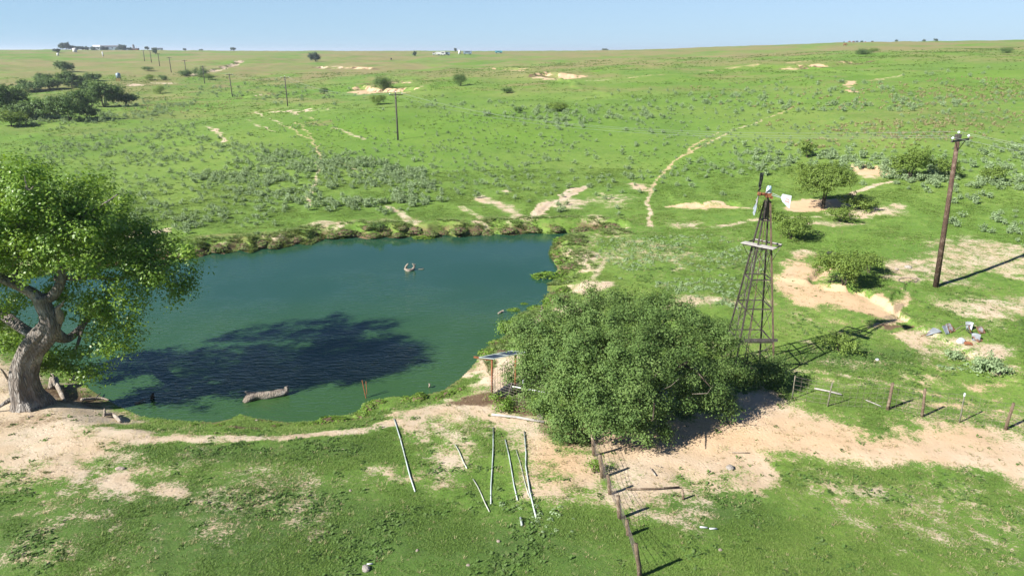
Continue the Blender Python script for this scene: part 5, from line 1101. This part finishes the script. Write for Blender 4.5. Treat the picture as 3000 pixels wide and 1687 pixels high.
root_ = empty('wooden_stake', (0, 0, 0), 'short leaning stake at the right end of the weathered rail', 'stake'); post(root_, (2002, 1462), (1999, 1434), .05, M_POSTWOOD)
rod('fallen_branch', [(1905, 1374), (1921, 1395)], .03, M_DRIFT, 'crooked dead branch on the sand by the fence netting shadow', 'branch', None, .02, wob=.1)
rod('fallen_branch', [(1915, 1363), (1940, 1370)], .018, M_DRIFT, 'thin dead twig above the crooked branch on the sand', 'branch', None, .02, wob=.1)
rod('fallen_branch', [(2145, 1327), (2195, 1328)], .02, M_DRIFT, 'straight dead stick lying on the open sand of the yard', 'branch', None, .02)
rod('fallen_rail', [(2385, 1142), (2425, 1150), (2465, 1160)], .045, M_BOARD, 'pale fallen rail in the grass behind the steel fence post', 'pole', None, .05)
rod('fallen_rail', [(2536, 1174), (2580, 1192)], .025, M_BOARD, 'thin pale stick left of the first wooden post of the netting fence', 'pole', None, .03)

# ------------------------------------------------------------------ irrigation pipes on the grass
G_ = 'aluminium irrigation pipes on the grass'
PIPES = [([(1155, 1228), (1190, 1352), (1216, 1441)], .029, M_PIPE, 'long pale irrigation pipe lying apart, farthest left'), ([(1333, 1303), (1352, 1340), (1368, 1373)], .028, M_PIPE2, 'short thin yellowish pipe near the middle of the pipe row'), ([(1386, 1404), (1410, 1448), (1434, 1500)], .022, M_PIPE2, 'thin half buried pipe below the short yellowish pipe'), ([(1445, 1253), (1442, 1370), (1438, 1477)], .027, M_PIPE, 'straight upright lying pipe pointing at the solar panels'), ([(1480, 1288), (1499, 1380), (1516, 1466)], .025, M_PIPE, 'pale pipe just right of the straight upright lying pipe'),
         ([(1512, 1318), (1533, 1394), (1552, 1458)], .018, M_PIPE2, 'dull pipe lying against the rightmost bright pipe'), ([(1536, 1265), (1541, 1330), (1540, 1365), (1552, 1440), (1570, 1516)], .03, M_PIPE, 'long bright rightmost pipe beside the bare sand'), ([(1525, 1518), (1529, 1541)], .04, M_PIPE, 'short pipe stub below the row of pipes'), ([(1440, 1218), (1515, 1226), (1594, 1240)], .06, M_BOARD, 'grey rail lying across the sand below the solar panels')]
for pxs, r, m, lab in PIPES:
    if len(pxs) == 3: pxs = [pxs[0], ((pxs[0][0] + pxs[1][0]) / 2 + 1.5, (pxs[0][1] + pxs[1][1]) / 2), pxs[1], ((pxs[2][0] + pxs[1][0]) / 2 - 1.5, (pxs[2][1] + pxs[1][1]) / 2), pxs[2]]
    rod('irrigation_pipe' if m != M_BOARD else 'grey_rail', pxs, r, m, lab, 'pipe', G_ if m != M_BOARD else None, .0 if m != M_BOARD else .02)

# ------------------------------------------------------------------ solar panels, pen, trough sheet
pN0, pN1 = V3(onz(1403, 1047, 2.05)), V3(onz(1446, 1051, 2.00)); e = V3(onz(1497, 1028, 2.22)) - pN0
pb = gp(1430, 1157); root = empty('solar_rack', pb, 'two tilted solar panels on rusty pipe posts by the pond', 'solar panel')
w_ = pN1 - pN0
def sq(u, v): return pN0 + w_ * u + e * v - pb
for k in range(2):
    v0, v1 = k * .503, k * .503 + .497; q = [sq(0, v0), sq(1, v0), sq(1, v1), sq(0, v1)]; n_ = w_.cross(e).normalized(); n_ = n_ if n_.z > 0 else -n_
    mb = MB()
    for a, b in zip(q, q[1:] + q[:1]): mb.bar(a, b, .035, .045)
    pn = mb.build('panel_frame', M_PIPE, root)
    iq = [q[0].lerp(q[2], .03), q[1].lerp(q[3], .03), q[2].lerp(q[0], .03), q[3].lerp(q[1], .03)]
    MB().add([v + n_ * .010 for v in iq] + [v - n_ * .012 for v in iq], [(0, 1, 2, 3), (7, 6, 5, 4), (0, 4, 5, 1), (1, 5, 6, 2), (2, 6, 7, 3), (3, 7, 4, 0)]).build('solar_glass', M_CELL, pn)
un = Vector((0, 0, -.09)); zb = lambda v: Vector((v.x, v.y, gz(pb.x + v.x, pb.y + v.y) - pb.z - .2))
MB().bar(sq(-.75, .18) + un, sq(.62, .12) + un, .12, .06).build('rusty_beam', M_RUST, root); MB().bar(sq(.5, -.02) + un, sq(.5, 1.02) + un, .07, .06).build('rusty_beam', M_RUST, root)
for u_, v_ in ((.62, .12), (.62, .86)):
    t_ = sq(u_, v_) + un; MB().tube([zb(t_), t_], .05, 9).build('pipe_post', M_RUST, root, True)
q = [gp(1432, 1163), gp(1478, 1160), gp(1508, 1140), gp(1466, 1140)]
A, B = gp(1437, 1166) + Vector((0, 0, .08)), gp(1487, 1163) + Vector((0, 0, .02)); Cc = Y3(1500, 1122, B.y + .25); Dd = Y3(1484, 1126, A.y + .65)
n_ = (B - A).cross(Dd - A).normalized() * .03; c = (A + B) / 2
bs = empty('black_sheet', c, 'black slanted plastic sheet with a dark frame propped up inside the pen', 'panel')
MB().add([v - c for v in (A, B, Cc, Dd)] + [v - c - n_ for v in (A, B, Cc, Dd)], [(0, 1, 2, 3), (7, 6, 5, 4), (0, 4, 5, 1), (1, 5, 6, 2), (2, 6, 7, 3), (3, 7, 4, 0)]).build('sheet', M_BLACKPL, bs)
MB().bar(B - c, Cc - c, .05, .05).bar(Dd - c, Cc - c, .04, .04).bar(A - c, Dd - c, .04, .04).build('sheet_frame', M_STEEL, bs); MB().bar(Cc - c, Vector((Cc.x - c.x, Cc.y - c.y, gz(Cc.x, Cc.y) - c.z)), .05, .05).build('prop', M_STEEL, bs)
root = empty('netting_pen', (0, 0, 0), 'square wire netting pen round the foot of the solar rack', 'fence')
cs = [gp(1436, 1165), gp(1537, 1198), gp(1600, 1140), gp(1500, 1100)]
mb = MB()
for a, b in zip(cs[:3], cs[1:]):
    for k in range(9): mb.tube([a + Vector((0, 0, .15 * k + .02)), b + Vector((0, 0, .15 * k + .02))], .005, 4, cap=False)
    m_ = int((b - a).length / .15)
    for k in range(m_ + 1): q_ = a.lerp(b, k / m_); mb.tube([q_, q_ + Vector((0, 0, 1.22))], .005, 4, cap=False)
a, b = cs[3], cs[0]
for k in range(9): mb.tube([a + Vector((0, 0, .15 * k + .02)), b + Vector((0, 0, .15 * k + .02))], .006, 4, cap=False)
for k in range(9): q_ = a.lerp(b, k / 9); mb.tube([q_, q_ + Vector((0, 0, 1.22))], .006, 4, cap=False)
mb.build('wire_netting', M_WIRE, root)
b = cs[1]; t = Y3(1533, 1114, b.y); MB().tube([b - Vector((0, 0, .1)), t], .028, 6).build('steel_post', M_TPOST, root); MB().tube([t - Vector((0, 0, .16)), t + Vector((0, 0, .01))], .038, 6).build('white_post_tip', M_WHITESHEET, root)
b = gp(1450, 1150); MB().tube([b, b + Vector((0, 0, .75))], .022, 6).build('steel_post', M_TPOST, root)
a = Y3(1500, 1131, 31.2); b = Y3(1616, 1153, 30.6); c = (a + b) / 2
pv = empty('water_pipe', c, 'white plastic water pipe leading from the pen into the round tree', 'pipe'); MB().tube([a - c, b - c], .035, 8).build('pipe', M_PVC, pv, True); MB().tube([a - c - Vector((.03, 0, 0)), a - c - Vector((.04, 0, .28))], .05, 8).build('elbow', M_PVC, pv, True); MB().tube([a.lerp(b, .22) - c, a.lerp(b, .27) - c], .05, 8).build('coupling', M_GALV, pv)
def lumps(seed, n=26, sub=2):
    g = np.random.default_rng(seed); import bmesh as bm_
    b = bm_.new(); bm_.ops.create_icosphere(b, subdivisions=sub, radius=1)
    for v in b.verts: v.co *= .8 + .45 * float(vn(np.array([v.co.x * 1.4 + seed + v.co.z]), np.array([v.co.y * 1.4 - v.co.z]), seed)[0])
    return b
def rock(name, px, py, sx, sy, sz, mat, label, cat='rock', group=None, seed=1, smooth=False):
    p = gp(px, py) if isinstance(px, (int, float)) else px
    b = lumps(seed); me = bpy.data.meshes.new(name); b.to_mesh(me); b.free(); me.materials.append(mat)
    if smooth: me.polygons.foreach_set('use_smooth', [True] * len(me.polygons))
    o = link(name, me, None, p + Vector((0, 0, sz * .35))); o.scale = (sx, sy, sz); o.rotation_euler = (0, 0, seed * 1.7); return tag(o, label, cat, group)
rock('driftwood_chunk', 1582, 1222, .30, .12, .12, M_DRIFT, 'pale chunk of wood at the foot of the round tree', 'wood', None, 3)
rock('white_rock', 2813, 1003, .26, .2, .2, M_WHITESHEET, 'white boulder in the grass in front of the scrap metal', 'rock', None, 4)
rock('flat_rock', 2660, 785, .28, .2, .14, M_ROCKD, 'grey rock on the grass left of the near utility pole', 'rock', None, 5)
rock('flat_rock', 2627, 790, .22, .16, .08, M_ROCK, 'pale flat rock beside the grey rock near the pole', 'rock', None, 6)
rock('black_rubber_pile', 2436, 745, .45, .3, .16, M_RUBBER, 'black heap of torn rubber on the grass behind the sand bank', 'rubber', None, 7)
rock('earth_clod', 2138, 1371, .2, .16, .1, M_ROCKD, 'single grey clod on the open sand of the yard', 'clod', None, 8)
rock('pale_stone', 1460, 1586, 0.074, 0.062, 0.043, M_ROCK, 'pale stone in the weeds below the pipe row', 'rock', None, 9)
rock('pale_stone', 2110, 1612, 0.087, 0.062, 0.037, M_ROCK, 'pale flat stone in the grass at lower right', 'rock', None, 10)
rock('pale_stone', 1371, 1655, 0.062, 0.050, 0.031, M_ROCK, 'small pale stone near the bottom edge', 'rock', None, 11)
rock('red_stone', 1222, 1612, 0.062, 0.050, 0.031, M_ROCK, 'small brown stone in the lower grass', 'rock', None, 12)
rock('pale_stone', 352, 1373, .18, .12, .06, M_ROCK, 'flat stone between the two bare patches at lower left', 'rock', None, 13)
rock('pale_stone', 1026, 1437, 0.074, 0.050, 0.031, M_ROCK, 'pale stone by the small bare patch right of the lower left slope', 'rock', None, 14)
rock('mud_stone', 752, 1232, .08, .06, .05, M_ROCK, 'small stone on the dark mud spit at the near shore', 'rock', None, 15)
rod('white_board', [(2050, 1546), (2072, 1548)], .03, M_WHITESHEET, 'white scrap of board lying in the grass, left half', 'scrap', 'white scraps in the grass', .02)
rod('white_board', [(2078, 1551), (2100, 1551)], .03, M_WHITESHEET, 'white scrap of board lying in the grass, right half', 'scrap', 'white scraps in the grass', .02)
rod('white_board', [(1075, 1655), (1093, 1653)], .025, M_WHITESHEET, 'white strip of board near the bottom edge left of the fence', 'scrap', None, .02)
rock('grey_rubbish', 1072, 1668, .16, .12, .1, M_ROCKD, 'grey round rubbish below the white strip at the bottom edge', 'rubbish', None, 16)
rock('plastic_bag', 2570, 1054, .14, .1, .06, M_WHITESHEET, 'crumpled white bag in the lush grass right of the windmill', 'bag', None, 17)
pts_ = [V3(gp(2660 + 28 * math.cos(a), 822 + 7 * math.sin(a))) + Vector((0, 0, .05)) for a in np.linspace(0, 2 * math.pi, 20)]
tag(MB().tube(pts_, .02, 5, cap=False).build('wire_hoop', M_WIRE), 'dark wire hoop lying on the bare ground left of the near pole', 'hoop')
# blue barrel glimpsed through the leaves
bp = gp(1935, 1190); root = empty('blue_barrel', bp, 'blue plastic barrel glimpsed beneath the round tree', 'barrel')
MB().tube([Vector((0, 0, 0)), Vector((0, 0, .05)), Vector((0, 0, .3)), Vector((0, 0, .32)), Vector((0, 0, .6)), Vector((0, 0, .62)), Vector((0, 0, .85)), Vector((0, 0, .9))], [.26, .29, .29, .305, .305, .29, .29, .26], 18).build('body', M_BLUE, root, True); MB().tube([Vector((.1, 0, .9)), Vector((.1, 0, .93))], .04, 8).build('cap', M_BLUE, root)

# ------------------------------------------------------------------ scrap windmill sails in the grass
G2 = 'scrap windmill wheel sections in the grass'
def sail(cx, cy, W, Hh, yaw, tiltv, mat, label, flare=.55, stem=0.0):
    p = gp(cx, cy); root = empty('scrap_sail', p, label, 'scrap metal', G2); root.rotation_euler = (0, 0, yaw)
    V, nseg = [], 6; ct, st = math.cos(tiltv), math.sin(tiltv)
    for i in range(nseg + 1):
        f = i / nseg; wv = W * (flare + (1 - flare) * f)
        for j in range(5):
            s = (j / 4 - .5); bow = .05 * (1 - (2 * s) ** 2); V.append((s * wv, -ct * Hh * (f - .5) * 0 + ct * Hh * f + bow * st, st * Hh * f + .04 + bow * ct))
    F_ = [(i * 5 + j, i * 5 + j + 1, (i + 1) * 5 + j + 1, (i + 1) * 5 + j) for i in range(nseg) for j in range(4)]
    o = MB().add(V, F_).build('sheet', mat, root); md = o.modifiers.new('thick', 'SOLIDIFY'); md.thickness = .008
    MB().tube([V[0], V[4], V[-1], V[-5], V[0]], .014, 5).build('rolled_edge', M_RUST if mat != M_GALV else M_GALV, root)
    if stem: MB().bar(Vector((0, -stem, .03)), Vector((0, Hh * ct, st * Hh + .0)), .03).build('stem', M_RUST, root)
sail(2712, 984, .62, .85, R(-74), .35, M_GALV, 'fan shaped grey metal sail at the left of the scrap heap', .15, .35)
sail(2776, 980, .36, .5, R(20), .9, M_GALV, 'small upright grey sheet second from the left in the scrap heap', .7)
sail(2792, 974, .55, .55, R(30), .75, M_GALVRUST, 'bright rust edged sheet in the middle of the scrap heap', .9)
sail(2838, 968, .42, .5, R(-25), .95, M_GALV, 'pale blue sheet standing at the top of the scrap heap', .6)
sail(2846, 978, .36, .45, R(60), 1.1, M_RUST, 'rusty brown sheet leaning by the pale blue one', .8)
sail(2878, 978, .48, .42, R(15), .8, M_GALVRUST, 'grey sheet at the far right of the scrap heap', .9)
sail(2858, 1000, .45, .5, R(-30), .6, M_GALV, 'bent white sheet at the front right of the scrap heap', .8)
sail(2872, 1002, .45, .45, R(25), .5, M_GALVRUST, 'tan rusty sheet overlapping the bent white sheet', .9)
sail(2838, 1012, .42, .2, R(-10), .5, M_RUST, 'low rusty bar in the grass in front of the scrap heap', 1)
rod('bent_rod', [(2796, 978), (2818, 966), (2845, 964), (2858, 966)], .02, M_DRIFT, 'bent pale rim arching over the scrap heap', 'scrap metal', G2, .25, wob=.05)
rod('bent_rod', [(2830, 975), (2848, 988), (2846, 998)], .025, M_STEEL, 'dark bent rod hanging at the right of the scrap heap', 'scrap metal', G2, .15, wob=.05)

# ------------------------------------------------------------------ driftwood in and round the pond
def wz(px, py, dz=0.0): return V3(onz(px, py, WL + dz))
def wlog(pxs, rads, label, cat='log', mat=None, extra=()):
    q = smooth_path([list(wz(x, y, dz)) + [r] for (x, y, dz), r in zip(pxs, rads)], 5); c = V3(q[len(q) // 2]); c.z = WL
    root = empty('driftwood_log', c, label, cat); MB().tube([V3(p) - c for p in q], [max(p[3], .008) for p in q], 12, disp=lambda t, a: 1 + .14 * math.sin(3 * a + 9 * t) + .07 * math.sin(6 * a - 15 * t)).build('trunk', mat or M_DRIFT, root, True)
    for ex, rr_ in extra:
        q = smooth_path([list(wz(x, y, dz)) + [r] for (x, y, dz), r in zip(ex, rr_)], 4); MB().tube([V3(p) - c for p in q], [max(p[3], .006) for p in q], 8, disp=lambda t, a: 1 + .12 * math.sin(3 * a + 5 * t)).build('branch', mat or M_DRIFT, root, True)
wlog([(716, 1180, -.05), (728, 1168, .1), (752, 1159, .16), (790, 1156, .15), (825, 1150, .14), (838, 1148, .12)], [.12, .20, .22, .20, .19, .17], 'big pale driftwood log floating near the front of the pond', 'log', None,
     [([(838, 1150, .1), (840, 1138, .3), (838, 1131, .42)], [.16, .13, .1]), ([(735, 1152, .25), (724, 1150, .32), (719, 1147, .36)], [.09, .07, .05]), ([(748, 1152, .28), (744, 1150, .36)], [.06, .05]), ([(772, 1151, .26), (770, 1149, .36)], [.06, .04])])
wlog([(1186, 788, .0), (1196, 793, .05), (1212, 789, .06)], [.09, .13, .1], 'forked antler like driftwood sticking up in the middle of the pond', 'branch', None, [([(1192, 790, .0), (1189, 782, .25), (1196, 772, .6)], [.10, .09, .04]), ([(1208, 790, .0), (1214, 780, .3), (1208, 772, .55)], [.1, .09, .05]), ([(1214, 780, .3), (1216, 774, .42)], [.06, .04])])
wlog([(1575, 806, .02), (1586, 800, .12)], [.09, .06], 'dark floating stump by the reed island', 'log')
wlog([(1459, 919, .0), (1470, 912, .08), (1476, 910, .12)], [.05, .07, .05], 'dark floating branch near the right shore weeds', 'branch')
wlog([(1256, 1134, .0), (1259, 1128, .16), (1257, 1123, .22)], [.03, .045, .03], 'small pale stub sticking out of the water near the mud', 'branch')
wlog([(395, 1182, .0), (410, 1176, .06), (424, 1168, .1)], [.04, .05, .04], 'dark stick poking from the water near the cottonwood shadow edge', 'branch')
wlog([(446, 1168, .0), (446, 1160, .2), (450, 1150, .4)], [.10, .08, .03], 'dark snag standing in the shaded water', 'branch', M_BARK2, [([(446, 1162, .15), (456, 1163, .1)], [.05, .02])])
wlog([(1224, 789, .0), (1238, 788, .03), (1242, 787, .02)], [.02, .03, .02], 'tiny pale chip floating right of the forked driftwood', 'branch')
def glog(pxs, rads, label, lift=.05, mat=None, extra=()):
    q = smooth_path([list(gp(x, y) + Vector((0, 0, dz))) + [r] for (x, y, dz), r in zip(pxs, rads)], 4); c = V3(q[len(q) // 2])
    root = empty('dead_log', c, label, 'log'); MB().tube([V3(p) - c for p in q], [p[3] for p in q], 10, disp=lambda t, a: 1 + .14 * math.sin(3 * a + 9 * t)).build('trunk', mat or M_DRIFT, root, True)
    for ex, rr_ in extra:
        q = [gp(x, y) + Vector((0, 0, dz)) - c for (x, y, dz) in ex]; MB().tube(q, rr_, 7).build('branch', mat or M_DRIFT, root, True)
glog([(304, 1222, .08), (320, 1220, .14), (336, 1222, .12), (348, 1234, .08), (354, 1238, .06)], [.06, .09, .08, .09, .06], 'broken pale log on the mud at the near left shore', extra=[([(307, 1222, .1), (310, 1214, .3)], [.07, .04]), ([(350, 1236, .08), (356, 1230, .14)], [.06, .04])])
glog([(238, 1175, .08), (268, 1172, .1), (300, 1170, .08), (322, 1176, .05)], [.07, .07, .05, .03], 'grey branch on the dark mud right of the cottonwood foot', extra=[([(280, 1172, .1), (296, 1158, .15)], [.04, .02])])
glog([(208, 1116, .08), (218, 1112, .1), (230, 1110, .08)], [.08, .1, .06], 'short pale log at the water edge under the low cottonwood branch')
glog([(150, 1140, .1), (162, 1128, .35), (168, 1135, .25), (184, 1166, .1), (190, 1176, .02)], [.14, .2, .12, .09, .05], 'broken root stump leaning against the cottonwood trunk', extra=[([(165, 1140, .2), (160, 1128, .7)], [.1, .07])])
glog([(82, 1222, .03), (98, 1220, .03)], [.03, .02], 'tiny stick on the bare ground in front of the cottonwood')
glog([(1578, 914, .1), (1588, 918, .2), (1585, 910, .45)], [.03, .04, .02], 'white bleached stick on the right bank above the round tree')
# stake in the water by the near shore
b = wz(1075, 1170, -.1); t = Y3(1061, 1114, b.y); root = empty('stake_pair', b, 'two thin rusty stakes standing in the water by the near shore', 'stake')
MB().tube([Vector((0, 0, -.2)), t - b], .03, 6).build('stake', M_RUST, root); t2 = Y3(1072, 1116, b.y + .3); MB().tube([t2 - b, Vector((.0, .1, .25))], .018, 6).build('stake', M_RUST, root)
# ------------------------------------------------------------------ far farmstead, trucks, tanks, cattle
def house(at, w, d, h, rh, wall, roof, label, yaw=0.0, win=3, hip=False, cat='building'):
    root = empty('farm_building', at, label, cat, None, yaw)
    MB().box((0, 0, h / 2 - .5), (w, d, h + 1)).build('wall', wall, root)
    o = .4; V = [(-w / 2 - o, -d / 2 - o, h), (w / 2 + o, -d / 2 - o, h), (w / 2 + o, d / 2 + o, h), (-w / 2 - o, d / 2 + o, h), (-w / 2 - o + (w * .25 if hip else 0), 0, h + rh), (w / 2 + o - (w * .25 if hip else 0), 0, h + rh)]
    MB().add(V, [(0, 1, 5, 4), (2, 3, 4, 5), (1, 2, 5), (3, 0, 4), (3, 2, 1, 0)]).build('roof', roof, root)
    for k in range(win):
        x = -w / 2 + w * (k + .5) / win; MB().box((x, -d / 2 - .02, h * .55), (w / win * .35, .06, h * .4)).build('window', M_GLASSDK, root)
    return root
DF = 1180
house(far_at(287, DF) + Vector((0, 0, .3)), 9, 8, 4.2, 2.6, M_WHITEWALL, M_WHITEWALL, 'white gabled house on the left skyline', .3, 2)
house(far_at(301, DF + 8), 14, 8, 3.0, 1.6, M_BROWNROOF, M_BROWNROOF, 'low dark shed right beside the white gabled house', .1, 3)
house(far_at(332, DF + 15) + Vector((0, 0, .5)), 34, 12, 4.0, 1.8, M_BLUESHED, M_BROWNROOF, 'long low dark roofed barn on the left skyline', .05, 6)
house(far_at(398, DF), 9, 6, 2.2, 1.2, M_RUST, M_BROWNROOF, 'small red-brown shed under the dark silo on the skyline', .1, 1)
house(far_at(462, DF + 20), 14, 7, 2.2, 1.0, M_BLUESHED, M_BROWNROOF, 'low dark hut on the skyline right of the farmstead', .1, 2)
p = far_at(394, DF + 6); root = empty('silo', p, 'thin dark silo standing up from the left skyline', 'silo')
MB().tube([Vector((0, 0, -1)), Vector((0, 0, 7.0))], 1.5, 14).build('shaft', M_BROWNROOF, root, True); MB().tube([Vector((0, 0, 7.0)), Vector((0, 0, 7.9)), Vector((0, 0, 8.4))], [1.55, 1.1, .2], 14).build('dome', M_BROWNROOF, root, True)
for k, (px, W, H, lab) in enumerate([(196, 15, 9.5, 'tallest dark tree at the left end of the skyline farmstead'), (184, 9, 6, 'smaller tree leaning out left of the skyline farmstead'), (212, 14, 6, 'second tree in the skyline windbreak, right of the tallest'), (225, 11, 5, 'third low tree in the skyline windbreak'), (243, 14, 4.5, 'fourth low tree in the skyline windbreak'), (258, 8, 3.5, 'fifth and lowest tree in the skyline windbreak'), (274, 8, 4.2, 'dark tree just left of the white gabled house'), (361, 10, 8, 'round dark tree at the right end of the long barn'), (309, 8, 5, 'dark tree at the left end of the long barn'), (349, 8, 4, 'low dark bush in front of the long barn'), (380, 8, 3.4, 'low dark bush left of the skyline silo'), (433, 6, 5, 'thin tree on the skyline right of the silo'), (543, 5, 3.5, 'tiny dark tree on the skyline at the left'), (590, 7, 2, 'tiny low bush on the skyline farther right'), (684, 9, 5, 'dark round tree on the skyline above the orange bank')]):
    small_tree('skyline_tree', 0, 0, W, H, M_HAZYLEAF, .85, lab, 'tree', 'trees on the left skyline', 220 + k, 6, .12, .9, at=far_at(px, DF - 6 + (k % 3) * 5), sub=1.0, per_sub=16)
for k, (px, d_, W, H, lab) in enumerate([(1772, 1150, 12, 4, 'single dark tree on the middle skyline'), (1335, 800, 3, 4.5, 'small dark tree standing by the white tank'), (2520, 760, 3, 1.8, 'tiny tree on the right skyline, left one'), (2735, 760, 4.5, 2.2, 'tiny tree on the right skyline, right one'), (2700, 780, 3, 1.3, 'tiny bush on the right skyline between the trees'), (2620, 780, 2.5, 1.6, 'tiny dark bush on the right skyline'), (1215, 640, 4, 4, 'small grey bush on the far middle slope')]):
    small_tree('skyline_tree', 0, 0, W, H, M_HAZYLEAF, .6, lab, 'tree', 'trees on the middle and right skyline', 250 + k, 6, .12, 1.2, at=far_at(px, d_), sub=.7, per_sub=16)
def tank(p, r, h, mat, label, cat='tank'):
    root = empty('storage_tank', p, label, cat); MB().tube([Vector((0, 0, -.3)), Vector((0, 0, h))], r, 16).build('body', mat, root, True); MB().tube([Vector((0, 0, h)), Vector((0, 0, h + r * .25))], [r * 1.02, r * .1], 16).build('roof', mat, root)
tank(gp(220, 154), 2.0, 3.8, M_WHITEWALL, 'white round tank on the slope below the skyline farmstead')
tank(gp(170, 164), .9, 2.2, M_WHITEWALL, 'tiny white tank lower left of the white round tank')
tank(gp(302, 166), .5, 3.8, M_WHITEWALL, 'thin white marker standing on the tan slope at the left')
tank(gp(1346, 160), 1.1, 3.6, M_WHITEWALL, 'white upright tank right of the parked trucks')
p = gp(349, 238); root = empty('water_tank_stand', p, 'blue-grey tank on a stand beyond the creek trees', 'tank')
MB().tube([Vector((0, 0, 1.3)), Vector((0, 0, 3.2)), Vector((0, 0, 3.7))], [1.0, 1.0, .3], 12).build('tank', M_BLUESHED, root, True)
for s in ((-1, -1), (1, -1), (1, 1), (-1, 1)): MB().bar((s[0] * .7, s[1] * .7, -.2), (s[0] * .62, s[1] * .62, 1.4), .2).build('leg', M_RUST, root)
def truck(p, L, H, body, label, cab=True, yaw=0.0, cat='truck'):
    root = empty('parked_truck' if cab else 'parked_trailer', p, label, cat, None, yaw); W = 2.4
    if cab:
        MB().box((-L / 2 + 1.1, 0, .6 + H * .42), (2.2, W, H * .84)).build('cab', M_WHITEWALL, root); MB().box((-L / 2 + 1.0, 0, .6 + H * .66), (1.5, W + .06, H * .26)).build('window', M_GLASSDK, root)
        MB().box((1.2, 0, .75 + H * .5), (L - 2.8, W, H)).build('box_body', body, root)
    else:
        MB().box((0, 0, .7 + H * .5), (L, W, H)).build('box_body', body, root); MB().box((0, -W / 2 - .02, .7 + H * .6), (L * .6, .06, H * .3)).build('window', M_GLASSDK, root)
    for x in (-L * .34, L * .22, L * .36):
        for s in (-1, 1): MB().tube([Vector((x, s * W / 2 - .15, .5)), Vector((x, s * W / 2 + .15, .5))], .5, 12).build('wheel', M_RUBBER, root)
truck(gp(1279, 163), 7, 2.3, M_WHITEWALL, 'white truck parked on the far middle slope, left of the row', True, .1)
truck(gp(1298, 163), 4.5, 2.6, M_WHITEWALL, 'white box trailer parked right behind the white truck', False, 0, 'trailer')
truck(gp(1309, 163), 5.5, 2.4, M_BLUESHED, 'blue-grey trailer at the right end of the parked trucks', False, 0, 'trailer')
truck(gp(1370, 161), 7.5, 2.6, M_BLUESHED, 'blue-grey trailer parked right of the white upright tank', False, 0, 'trailer')
truck(gp(1461, 157), 7, 1.8, simple_mat('teal_paint', (.05, .24, .26), (.08, .30, .32), 3, .5), 'teal trailer alone on the far middle slope', False, 0, 'trailer')
def cow_mesh(name, mat):
    m = MB(); m.tube([(-.9, 0, 1.05), (-.75, 0, 1.1), (-.3, 0, 1.05), (.3, 0, 1.05), (.75, 0, 1.12), (.95, 0, 1.15)], [.18, .34, .40, .40, .36, .22], 9)
    m.tube([(.85, 0, 1.2), (1.15, 0, 1.1), (1.3, 0, .85), (1.4, 0, .62)], [.22, .17, .15, .09], 8)
    for x in (-.65, .6):
        for s in (-.2, .2): m.tube([(x, s, 1.0), (x + .03, s, .5), (x, s, -.02)], [.15, .08, .07], 6)
    m.tube([(-.92, 0, 1.15), (-1.0, 0, .6)], [.03, .02], 4); return m.mesh(name, mat, True)
CR, CB = cow_mesh('red_cow', M_COWRED), cow_mesh('black_cow', M_COWBLK)
for k, (px, d_, me, lab) in enumerate([(2472, 560, CR, 'red cow grazing lowest on the far right hill'), (2468, 735, CB, 'black cow on the right skyline, leftmost of the herd'), (2484, 730, CR, 'red cow on the right skyline right of the black one'), (2496, 725, CR, 'second red cow on the right skyline'), (2530, 720, CR, 'red cow farthest right on the skyline'), (2505, 735, CB, 'small black cow in the middle of the skyline herd'), (2550, 735, CB, 'black cow at the right end of the skyline herd'), (1145, 560, CB, 'lone black cow on the far middle slope')]):
    o = link('cow', me, None, far_at(px, d_)); o.rotation_euler = (0, 0, k * 1.1); o.scale = (1.15,) * 3; tag(o, lab, 'cow', 'cattle grazing on the far hills')

# ------------------------------------------------------------------ summer haze
t = NT('haze'); pv_ = t.n('VolumePrincipled', {'Color': (.78, .88, 1.0), 'Density': .00015, 'Anisotropy': .2})
t.t.links.new(pv_.outputs[0], t.out.inputs['Volume'])
hz = MB().box((0, 0, 20.0), (18600, 18600, 52)).build('haze', t.m); tag(hz, 'thin blue summer haze over the far pasture', None, None, 'stuff'); hz.display_type = 'WIRE'
